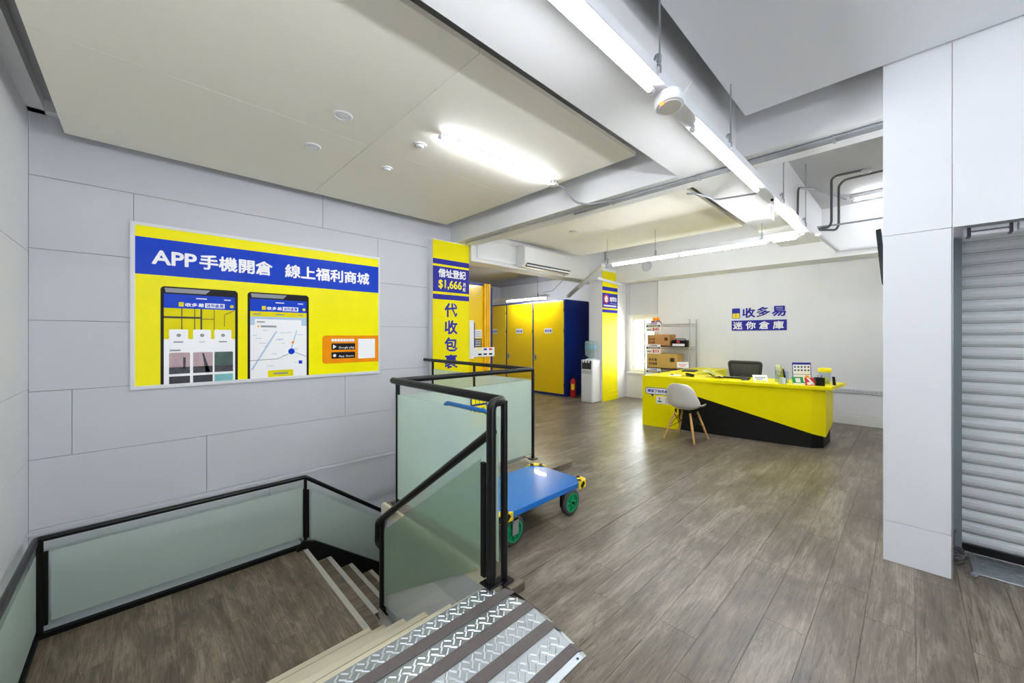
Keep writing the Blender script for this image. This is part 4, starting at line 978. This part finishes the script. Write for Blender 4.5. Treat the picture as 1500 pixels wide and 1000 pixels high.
hp = fillet([(1.735, CY0 + .05, CZ - .02), (1.67, CY0 + .05, .945), (1.67, CY1 + .0, .945), (1.735, CY1 - .02, CZ - .02)], .05)
MB().tube(hp, .016, 12).build('handle', CARTBLUE, ct)
t = thing('cart_notice', (2.41, 2.96, .6), 'yellow and dark blue notice on the glass behind the cart', 'notice')
F = Frame((2.30, 2.962, .56), (1, 0, 0), (0, 0, 1))
b = MB(); F.rect(b, 0, 0, .21, .295, 0, .002); b.build('sheet', mat('notice_blue', (44, 44, 104), .5), t)
b = MB(); F.rect(b, .014, .014, .196, .205, .002, .003); F.rect(b, .014, .225, .196, .283, .002, .003); b.build('yellow_field', PYEL, t)
b = MB(); F.text(b, '使用後', .03, .13, .18, .185, .0034, .03); F.rect(b, .03, .09, .18, .11, .003, .0034)
for i in range(3): F.rect(b, .055 + i * .05, .225, .06 + i * .05, .283, .003, .0034)
b.build('lettering', PBLACK, t)

# ================================================================== DESK
DR = math.atan2(.99, -.141) - math.pi / 2      # local +Y runs along the front towards the left
dk = thing('reception_desk', (6.25, .80, 0), 'yellow L-shaped reception desk with black angled base', 'reception desk', rz=DR)
# local axes: y = along the front (to the left in the photo), x = depth away from the viewer
L1 = 1.72; LT = 2.28; DP = .70; TZ0, TZ1 = .765, .808
b = MB(local=True); pf = [(.02, L1), (.02, .09), (.085, .005), (.115, -.03), (.58, -.112), (.58, L1)]
b.prism([(x_, y_, 0.0) for x_, y_ in pf], (0, 0, .74)); b.build('base', BLACKM, dk)
def yz(yv): return .168 + .255 * yv       # diagonal edge between yellow and black
b = MB(local=True); b.prism([(0, L1, yz(L1)), (0, .08, yz(.08)), (0, .08, TZ0), (0, L1, TZ0)], (.018, 0, 0)); b.build('front_panel', YELD, dk)
b = MB(local=True); b.prism([(0, .0799, yz(.08)), (.10, -.055, .148), (.10, -.055, TZ0), (0, .0799, TZ0)], (.015, .012, 0)); b.build('corner_panel', YELD, dk)
b = MB(local=True); b.prism([(.10, -.0552, .148), (.60, -.143, .26), (.60, -.143, TZ0), (.10, -.0552, TZ0)], (.003, .018, 0)); b.build('end_panel', YELD, dk)
b = MB(local=True); b.prism([(-.04, L1 + .02, TZ0), (-.04, .06, TZ0), (-.025, -.01, TZ0), (.02, -.115, TZ0), (.74, -.285, TZ0), (.74, L1 + .02, TZ0)], (0, 0, TZ1 - TZ0)); b.build('worktop', YELD, dk, bevel=.003)
b = MB(local=True); b.cbox(-.005, .02, L1 + .0, LT, .0, TZ1, c=.002); b.build('side_cabinet_front', YELD, dk)
def wl(x_, y_, z_=0.0):
    v = Matrix.Rotation(-DR, 3, 'Z') @ (Vector((x_, y_, z_)) - Vector((6.25, .80, 0))); return v
RP = [(5.965, 3.055), (8.33, 3.075), (8.33, 2.52), (6.06, 2.53)]
b = MB(local=True); b.prism([wl(x_, y_, .02) for x_, y_ in reversed(RP)], (0, 0, TZ1 - .05)); b.build('side_cabinet', YELD, dk)
b = MB(local=True); b.prism([wl(x_, y_, TZ1 - .029) for x_, y_ in reversed(RP)], (0, 0, .029)); b.build('return_worktop', YELD, dk)
Fd = Frame((0, 0, 0), (0, -1, 0), (0, 0, 1)); 
def ff(a): return -a
def desk_print():
    F = Frame((-.0055, LT, 0), (0, -1, 0), (0, 0, 1))
    b = MB(local=True); F.rrect(b, .045, .515, .50, .625, .05, 0, .001); F.poly(b, [(.13, .52), (.17, .47), (.18, .52)], 0, .001); bo = b.build('speech_bubble', SIGNBLUE, dk)
    b = MB(local=True); F.rrect(b, .053, .523, .492, .617, .045, .001, .0016); b.build('bubble_fill', PWHITE, bo)
    t = MB(local=True); F.text(t, '請留下你的意見', .085, .545, .46, .597, .002, .03); t.build('lettering', SIGNBLUE, bo)
    b = MB(local=True); F.rect(b, .22, .375, .44, .49, 0, .001); b.build('label_sheet', PWHITE, dk)
    b = MB(local=True); F.disc(b, .275, .455, .014, .001, .0016); b.build('map_pin', PRED, dk)
    b = MB(local=True); F.poly(b, [(.24, .40), (.30, .395), (.315, .415), (.26, .43)], .001, .0016); b.build('map_base', PGREEN, dk)
    b = MB(local=True)
    for i in range(5): F.rect(b, .36, .39 + i * .018, .425, .397 + i * .018, .001, .0016)
    b.build('printed_line', PGREY, dk)
desk_print()
def dl(x_, y_, z_=0.0):
    v = Matrix.Rotation(DR, 3, 'Z') @ Vector((x_, y_, z_)); return Vector((6.25, .80, 0)) + v

# ---- white shell chair
def shell_chair():
    ang = math.radians(-4)
    t = thing('side_chair', (5.56, 2.21, 0), 'white moulded shell chair on splayed wooden legs before the desk', 'chair', rz=ang)
    # local: +x = front of the seat
    prof = [(.235, .420, .17), (.225, .442, .185), (.17, .445, .20), (.08, .425, .215), (-.02, .415, .225), (-.11, .425, .232), (-.165, .465, .235), (-.195, .54, .232), (-.215, .63, .222), (-.235, .72, .195), (-.245, .775, .16), (-.248, .80, .11)]
    n = 13; V = []; f = []
    for i, (x_, z_, hw) in enumerate(prof):
        for k in range(n):
            s_ = -1 + 2 * k / (n - 1)
            up = abs(s_) ** 2.6
            if i <= 5: zz = z_ + up * (.035 + .012 * i); xx = x_ - (.0 if i else .03 * s_ * s_)
            else: zz = z_ + (0.03 * up if i < 8 else -0.02 * up); xx = x_ + up * (.105 - .010 * (i - 6))
            V.append((xx, s_ * hw, zz))
    m_ = len(prof)
    for i in range(m_ - 1):
        for k in range(n - 1): f.append((i * n + k, i * n + k + 1, (i + 1) * n + k + 1, (i + 1) * n + k))
    b = MB(local=True); b.add(V, f, True); b.build('shell', SHELL, t, solid=.008, subsurf=1)
    feet = [(.215, .215), (.215, -.215), (-.215, .215), (-.215, -.215)]
    for (x_, y_) in feet:
        MB(local=True).tube([(x_ * .50, y_ * .50, .385), (x_ * .74, y_ * .74, .20), (x_, y_, 0)], [.013, .017, .011], 12).build('leg', BEECH, t)
        MB(local=True).cbox(x_ * .46 - .012, x_ * .46 + .012, y_ * .46 - .012, y_ * .46 + .012, .37, .425).build('mount', BLACKM, t)
    b = MB(local=True)
    for (p, q) in (((.215, .215), (.215, -.215)), ((.215, -.215), (-.215, -.215)), ((-.215, -.215), (-.215, .215)), ((-.215, .215), (.215, .215))):
        b.tube([(p[0] * .55, p[1] * .55, .36), (q[0] * .80, q[1] * .80, .155)], .004, 6); b.tube([(q[0] * .55, q[1] * .55, .36), (p[0] * .80, p[1] * .80, .155)], .004, 6)
    b.build('brace', BLACKM, t)
shell_chair()
# ---- office chair
def office_chair():
    t = thing('office_chair', (7.42, 1.88, 0), 'dark grey mesh-back office chair behind the desk', 'office chair', rz=math.pi)
    # local +x faces the desk (viewer), back at -x side is away... back frame faces the desk
    b = MB(local=True); zb, zt, w_ = .62, 1.03, .235
    ring = fillet([(0.30, -w_ * .8, zb), (0.33, -w_, zt), (0.33, w_, zt), (0.30, w_ * .8, zb), (0.30, -w_ * .8, zb)], .05)
    b.tube(ring, .022, 10); b.build('back_frame', DKGREY, t)
    b = MB(local=True); b.prism([(.315, -w_ * .8, zb), (.325, -w_, zt), (.325, w_, zt), (.315, w_ * .8, zb)], (.006, 0, 0)); b.build('back_mesh', MESHG, t)
    b = MB(local=True)
    for i in range(18): b.box(.331, .335, -w_ + .02, w_ - .02, zb + .02 + i * .022, zb + .03 + i * .022)
    b.build('mesh_rib', DKGREY, t)
    MB(local=True).cbox(-.22, .24, -.23, .23, .42, .49, c=.03).build('seat', BLACKM, t)
    MB(local=True).tube(fillet([(.10, 0, .41), (.30, 0, .42), (.315, 0, .70)], .06), .02, 8).build('back_stem', BLACKM, t)
    MB(local=True).tube([(0, 0, .09), (0, 0, .42)], .026, 12).build('gas_lift', BLACKM, t)
    for k in range(5):
        th = k * 2 * math.pi / 5
        s_ = MB(local=True).tube([(0, 0, .10), (.28 * math.cos(th), .28 * math.sin(th), .075)], [.022, .014], 8).build('base_arm', BLACKM, t)
        MB(local=True).lathe([(.015, -.02), (.028, -.018), (.028, .018), (.015, .02)], (.28 * math.cos(th), .28 * math.sin(th), .028), (math.sin(th), -math.cos(th), 0), 14).build('caster', BLACKM, s_)
    for s_ in (-1, 1): MB(local=True).tube(fillet([(0, s_ * .22, .45), (0, s_ * .28, .48), (0, s_ * .28, .66), (-.14, s_ * .28, .67), (.12, s_ * .28, .67)][:4], .04), .014, 8).build('armrest', BLACKM, t)
office_chair()

# ---- things on the desk
def rot(v, a): return Matrix.Rotation(a, 3, 'Z') @ Vector(v)
def easel(name, x_, y_, label, cat, w_, h_, m, face=math.radians(200), lean=.22, z0=TZ1):
    """small card leaning back on a foot; the face looks towards the viewer"""
    t = thing(name, (x_, y_, z0), label, cat, rz=face + math.pi / 2)
    F = Frame((-w_ / 2, -.02, 0), (1, 0, 0), (0, lean, 1)); b = MB(local=True); F.rect(b, 0, 0, w_, h_, -.003, 0); b.build('card', m, t)
    b = MB(local=True); b.prism([(-w_ * .3, -.02, 0), (-w_ * .3, .05, 0), (-w_ * .3, lean * h_ * .6 - .016, h_ * .6)], (w_ * .6, 0, 0)); b.build('foot', PLASTICG, t)
    return t, F
p = dl(.14, .66); t, F = easel('desk_sign', p.x, p.y, 'white tent sign with grey lettering on the desk', 'sign', .19, .105, PWHITE, math.radians(216), .5)
b = MB(local=True)
for i in range(5): F.rect(b, .03 + i * .027, .055, .05 + i * .027, .075, 0, .001)
for i in range(3): F.rect(b, .045 + i * .027, .03, .065 + i * .027, .046, 0, .001)
b.build('printed_mark', PGREY, t)
b = MB(local=True); F.rect(b, .02, .004, .17, .02, 0, .001); b.build('yellow_strip', PYEL, t)
p = dl(.09, .235); t, F = easel('payment_stand', p.x, p.y, 'green stand with a white square on the desk', 'stand', .135, .105, PGREEN, math.radians(219), .35)
b = MB(local=True); F.rect(b, .04, .03, .098, .088, 0, .001); F.rect(b, 0, 0, .135, .02, 0, .0012); b.build('white_square', PWHITE, t)
p = dl(.05, .11); t, F = easel('card_stand', p.x, p.y, 'red stand with a white diagonal on the desk', 'stand', .115, .105, PRED, math.radians(221), .3)
b = MB(local=True); F.poly(b, [(.02, .104), (.05, .104), (.11, .02), (.09, .004)], 0, .001); F.rect(b, .02, .01, .07, .045, 0, .0012); b.build('white_diagonal', PWHITE, t)
p = dl(.33, .20); t, F = easel('calendar_board', p.x, p.y, 'blue-bordered white chart standing on the desk', 'chart', .235, .28, SIGNBLUE, math.radians(218), .08)
b = MB(local=True); F.rect(b, .008, .01, .227, .252, 0, .001); b.build('sheet', PWHITE, t)
b = MB(local=True)
for i in range(5):
    for k in range(2): F.rect(b, .022 + i * .042, .165 + k * .045, .045 + i * .042, .185 + k * .045, .001, .0016)
F.rect(b, .008, .115, .227, .12, .001, .0016); F.rect(b, .022, .07, .13, .074, .001, .0016); b.build('printed_mark', DKGREY, t)
b = MB(local=True); F.rect(b, .155, .06, .205, .105, .001, .0016); b.build('orange_mark', PORANGE, t)
# brochure rack
p = dl(.26, .42); t = thing('brochure_rack', (p.x, p.y, TZ1 + .0005), 'clear tiered rack of leaflets on the desk', 'brochure rack', rz=math.radians(36))
b = MB(local=True); b.box(-.08, .08, -.05, .05, 0, .006); b.box(-.08, .08, .044, .05, 0, .25); b.box(-.08, -.075, -.05, .05, 0, .16); b.box(.075, .08, -.05, .05, 0, .16); b.build('rack', BOTTLE, t)
for k, m_ in enumerate((PWHITE, SIGNBLUE, PYEL, PWHITE)): MB(local=True).obox((0, -.03 + k * .024, .085 + k * .03), (.065, 0, 0), (0, .003, 0), (0, .01, .075)).build('leaflet', m_, t)
p = dl(.02, .40); t = thing('leaflet_box', (p.x, p.y, TZ1), 'small clear box of pale leaflets on the desk', 'leaflet box', rz=math.radians(38))
b = MB(local=True); b.box(-.05, .05, -.025, .025, 0, .004); b.box(-.05, .05, -.028, -.025, 0, .07); b.box(-.05, .05, .022, .025, 0, .09); b.build('box', BOTTLE, t)
MB(local=True).box(-.045, .045, -.018, .016, .004, .085).build('leaflet', PWHITE, t); MB(local=True).box(-.045, .045, -.0185, -.018, .066, .085).build('green_band', PGREEN, t)
# pen cup, yellow cup, black stand
p = dl(.0, .005); p = dl(.10, .01); t = thing('pen_cup', (p.x, p.y, TZ1), 'black square pen cup on the desk corner', 'pen cup', rz=.4)
b = MB(local=True); b.box(-.045, .045, -.045, .045, 0, .006); b.box(-.045, .045, -.045, -.04, 0, .105); b.box(-.045, .045, .04, .045, 0, .105); b.box(-.045, -.04, -.045, .045, 0, .105); b.box(.04, .045, -.045, .045, 0, .105); b.build('cup', BLACKM, t)
for k, (dx, dy, m_) in enumerate(((.02, .01, PWHITE), (-.02, .02, SIGNBLUE), (.0, -.02, DKGREY))): MB(local=True).tube([(dx * .5, dy * .5, .01), (dx * 1.2, dy * 1.2, .14)], .004, 8).build('pen', m_, t)
p = dl(.36, -.05); t = thing('drink_cup', (p.x, p.y, TZ1), 'clear cup with yellow lid and base on the desk end', 'cup')
MB().lathe([(.052, 0), (.055, .01), (.068, .16), (.066, .165)], (p.x, p.y, TZ1 + .001), n=22).build('cup', BOTTLE, t)
MB().lathe([(.045, .01), (.05, .09), (.0, .092)], (p.x, p.y, TZ1), n=20).build('contents', mat('cup_contents', (206, 208, 120), .5), t)
MB().lathe([(.070, .160), (.074, .165), (.074, .205), (.060, .215), (.0, .216)], (p.x, p.y, TZ1), n=22).build('lid', PYEL, t)
p = dl(.28, -.14); b = MB(); b.prism([(p.x - .02, p.y - .02, TZ1), (p.x + .03, p.y - .02, TZ1), (p.x + .008, p.y - .012, TZ1 + .11), (p.x - .006, p.y - .012, TZ1 + .11)], (.01, .03, 0)); b.build('card_holder', BLACKM, None, 'small black wedge card holder at the desk end', 'card holder')
p = dl(.18, .86); b = MB(); b.prism([(p.x, p.y + .03, TZ1), (p.x + .07, p.y - .05, TZ1), (p.x + .08, p.y - .04, TZ1), (p.x + .05, p.y + .02, TZ1 + .06), (p.x + .03, p.y + .04, TZ1 + .06)], (.02, .02, 0)); b.build('phone_stand', DKGREY, None, 'dark wedge stand beside the white tent sign', 'stand')
# reading stand with papers
p = dl(.36, 1.30); t = thing('reading_stand', (p.x, p.y, TZ1 + .004), 'black reading stand holding a green-yellow sheet on the desk', 'reading stand', rz=math.radians(30))
MB(local=True).obox((0, 0, .075), (.21, 0, 0), (0, .10, .030), (0, -.003, .008)).build('sheet', mat('green_sheet', (206, 208, 92), .5), t)
MB(local=True).obox((0, .01, .060), (.20, 0, 0), (0, .10, .030), (0, -.002, .006)).build('board', PWHITE, t)
for s_ in (-1, 1): MB(local=True).tube([(s_ * .1, -.08, .045), (s_ * .13, -.02, .003), (s_ * .10, .08, .075)], .005, 8).build('leg', BLACKM, t)
p = dl(.42, 1.02); t = thing('keyboard', (p.x, p.y, TZ1), 'black keyboard lying on the desk by the office chair', 'keyboard', rz=DR + math.pi / 2)
MB(local=True).cbox(-.21, .21, -.065, .065, .001, .018).build('body', BLACKM, t)
for r_ in range(4):
    for c_ in range(12): MB(local=True).cbox(-.198 + c_ * .033, -.170 + c_ * .033, -.055 + r_ * .028, -.031 + r_ * .028, .018, .023, c=.002).build('key', DKGREY, t)
p = dl(.28, 1.62); t = thing('stapler', (p.x, p.y, TZ1), 'black stapler lying near the desk corner', 'stapler', rz=1.0)
MB(local=True).cbox(-.08, .08, -.022, .022, .0, .012).build('base', BLACKM, t); MB(local=True).obox((0, 0, .034), (.08, 0, .006), (0, .02, 0), (0, 0, .012)).build('arm', BLACKM, t)
p = dl(.36, 1.86); t = thing('paper_sheet', (p.x, p.y, TZ1), 'loose white paper on the yellow desk return', 'paper', rz=.5)
MB(local=True).box(-.12, .12, -.09, .09, .0, .002).build('sheet', PWHITE, t); MB(local=True).box(-.02, .10, .03, .07, .002, .010).build('pen_tray', DKGREY, t)
p = dl(1.30, 1.86); t = thing('laptop', (p.x, p.y, TZ1), 'closed black laptop on the desk return', 'laptop', rz=.2)
MB(local=True).cbox(-.16, .16, -.11, .11, .0, .012).build('base', BLACKM, t); MB(local=True).cbox(-.16, .16, -.11, .11, .0125, .02).build('screen_lid', DKGREY, t)
p = dl(2.0, 2.16); t, F = easel('paper_sign', p.x, p.y, 'small white sign standing at the far end of the desk return', 'sign', .22, .12, PWHITE, math.radians(215), .15)
b = MB(local=True); F.rect(b, .03, .06, .18, .072, 0, .001); F.rect(b, .06, .03, .15, .042, 0, .001); b.build('printed_mark', PRED, t)

# ================================================================== WIRE SHELF
sh = thing('wire_shelf', (8.15, 3.58, 0), 'chrome wire shelf rack between window and desk', 'shelf')
SX0, SX1, SY0, SY1 = 7.98, 8.33, 3.10, 4.06
for x_, y_ in ((SX0, SY0), (SX1, SY0), (SX0, SY1), (SX1, SY1)):
    MB().tube([(x_, y_, .01), (x_, y_, 1.80)], .0125, 10).build('post', CHROME, sh)
LEV = (.30, .74, 1.22, 1.70)
for zz in LEV:
    b = MB()
    for y_ in (SY0, SY1): b.tube([(SX0, y_, zz), (SX1, y_, zz)], .005, 6); b.tube([(SX0, y_, zz - .035), (SX1, y_, zz - .035)], .004, 6)
    for x_ in (SX0, SX1): b.tube([(x_, SY0, zz), (x_, SY1, zz)], .005, 6); b.tube([(x_, SY0, zz - .035), (x_, SY1, zz - .035)], .004, 6)
    n_ = 34
    for i in range(1, n_): yy = SY0 + (SY1 - SY0) * i / n_; b.tube([(SX0, yy, zz + .004), (SX1, yy, zz + .004)], .0022, 5)
    for i in range(8):
        yy = SY0 + (SY1 - SY0) * (i + .5) / 8; b.tube([(SX0, yy - .05, zz - .035), (SX0, yy, zz), (SX0, yy + .05, zz - .035)], .0025, 5)
    b.build('shelf_tier', CHROME, sh)
def carton(x0, x1, y0, y1, z0, h_, m_, label):
    t = thing('cardboard_box', ((x0 + x1) / 2, (y0 + y1) / 2, z0), label, 'box', 'moving boxes on the wire shelf')
    MB().cbox(x0, x1, y0, y1, z0, z0 + h_, c=.004).build('carton', m_, t)
    F = Frame((x0, y1, z0), (0, -1, 0), (0, 0, 1)); W = y1 - y0
    b = MB(); F.text(b, '收多易', W * .08, h_ * .50, W * .36, h_ * .70, .001, .03); F.text(b, '迷你倉庫', W * .08, h_ * .24, W * .36, h_ * .44, .001, .03); F.rect(b, 0, 0, W, h_ * .10, 0, .001); F.rect(b, W * .78, h_ * .5, W * .92, h_ * .75, 0, .001); b.build('print', CARDINK, t)
    MB().box(x0 - .001, x1 + .001, (y0 + y1) / 2 - .002, (y0 + y1) / 2 + .002, z0 + h_ - .001, z0 + h_ + .001).build('flap_seam', CARDINK, t)
carton(8.0, 8.30, 3.52, 4.02, 1.227, .26, CARD, 'smaller brown printed carton on the upper wire shelf')
carton(7.99, 8.31, 3.36, 4.03, .747, .33, CARD2, 'large tan printed carton on the lower wire shelf')
t = thing('tape_case', (8.12, 3.33, 1.226), 'black case with red centre and white strip on the wire shelf', 'case')
MB().cbox(8.0, 8.2, 3.16, 3.50, 1.228, 1.37, c=.025).build('body', BLACKM, t); MB().cbox(7.994, 8.0, 3.31, 3.37, 1.31, 1.355).build('red_clip', PRED, t); MB().box(7.995, 8.0, 3.21, 3.46, 1.245, 1.295).build('white_strip', PWHITE, t)
MB().tube(fillet([(8.1, 3.22, 1.365), (8.1, 3.24, 1.395), (8.1, 3.42, 1.395), (8.1, 3.44, 1.365)], .02), .01, 8).build('handle', BLACKM, t)
for z_, txt, lb in ((1.545, '$45', 'white price card reading 45 clipped above the upper carton'), (1.075, '$55', 'white price card reading 55 clipped above the lower carton'), (.56, '', 'white price card half hidden behind the desk under the cartons')):
    t = thing('price_card', (7.965, 3.86, z_), lb, 'price card', 'price cards on the wire shelf')
    F = Frame((7.968, 4.03, z_), (0, -1, 0), (0, 0, 1))
    b = MB(); F.rect(b, 0, 0, .33, .20, 0, .003); b.build('card', PWHITE, t)
    b = MB(); F.rect(b, .01, .105, .32, .145, .003, .004); F.text(b, '小型紙箱', .08, .155, .25, .192, .004, .02); b.build('print', SIGNBLUE, t)
    b = MB(); F.rect(b, .05, .117, .29, .132, .004, .0046); b.build('yellow_line', PYEL, t)
    if txt:
        b = MB(); F.text(b, txt, .15, .015, .30, .09, .004, .03, 4); b.build('price', PRED, t)
    b = MB(); F.rect(b, .03, .03, .13, .06, .003, .004); b.build('grey_mark', PGREY, t)
t = thing('shelf_ornament', (8.1, 3.84, 1.705), 'small orange and purple ornament on top of the wire shelf', 'ornament')
for k in (0, 1): MB().lathe([(.0, 0), (.035, .01), (.042, .04), (.03, .07), (0, .075)], (8.06, 3.88 - k * .08, 1.78), n=14).build('orange_ball', PORANGE, t)
MB().tube(fillet([(8.05, 3.95, 1.725), (8.05, 3.91, 1.79), (8.05, 3.85, 1.74), (8.05, 3.78, 1.80), (8.05, 3.72, 1.725)], .03), .014, 10).build('purple_bow', mat('purple_fabric', (92, 66, 120), .6), t)
MB().cbox(8.03, 8.10, 3.90, 3.95, 1.706, 1.80).build('red_block', PRED, t)

# ---- wall screen
tv = thing('wall_screen', (4.9, .16, 1.95), 'thin dark screen tilted off the end of the white wall', 'screen')
b = MB(); b.prism([(4.40, .132, 1.88), (4.40, .165, 1.875), (4.40, .203, 2.335), (4.40, .170, 2.34)], (.95, 0, 0)); b.build('panel', TVM, tv, bevel=.004)
b = MB(); b.prism([(4.42, .1655, 1.89), (4.42, .1675, 1.89), (4.42, .2035, 2.32), (4.42, .2015, 2.32)], (.91, 0, 0)); b.build('display', BLACKM, tv)
MB().box(4.8, 4.95, YR, .16, 2.10, 2.20).build('bracket', BLACKM, tv)
# ---- coiled cable by the shutter
cb = thing('loose_cable', (3.90, -.26, 0), 'tangle of grey cable on the floor by the shutter guide', 'cable')
b = MB(); pts = []
for i in range(60):
    th = i * .5; pts.append((3.80 + .085 * math.cos(th) * (1 + .2 * math.sin(i * .31)), -.205 + .035 * math.sin(th) + .012 * math.sin(i * .2), .012 + .0009 * i))
b.tube(pts, .0055, 6); b.tube(fillet([(3.90, -.2, .03), (3.88, -.2, .12), (3.93, -.21, .16)], .03), .0055, 6); b.build('coil', mat('grey_cable', (96, 92, 96), .5), cb)
MB().obox((3.63, -.27, .012), (.022, -.01, 0), (.004, .009, 0), (0, 0, .008)).build('plug', PGREY, cb)
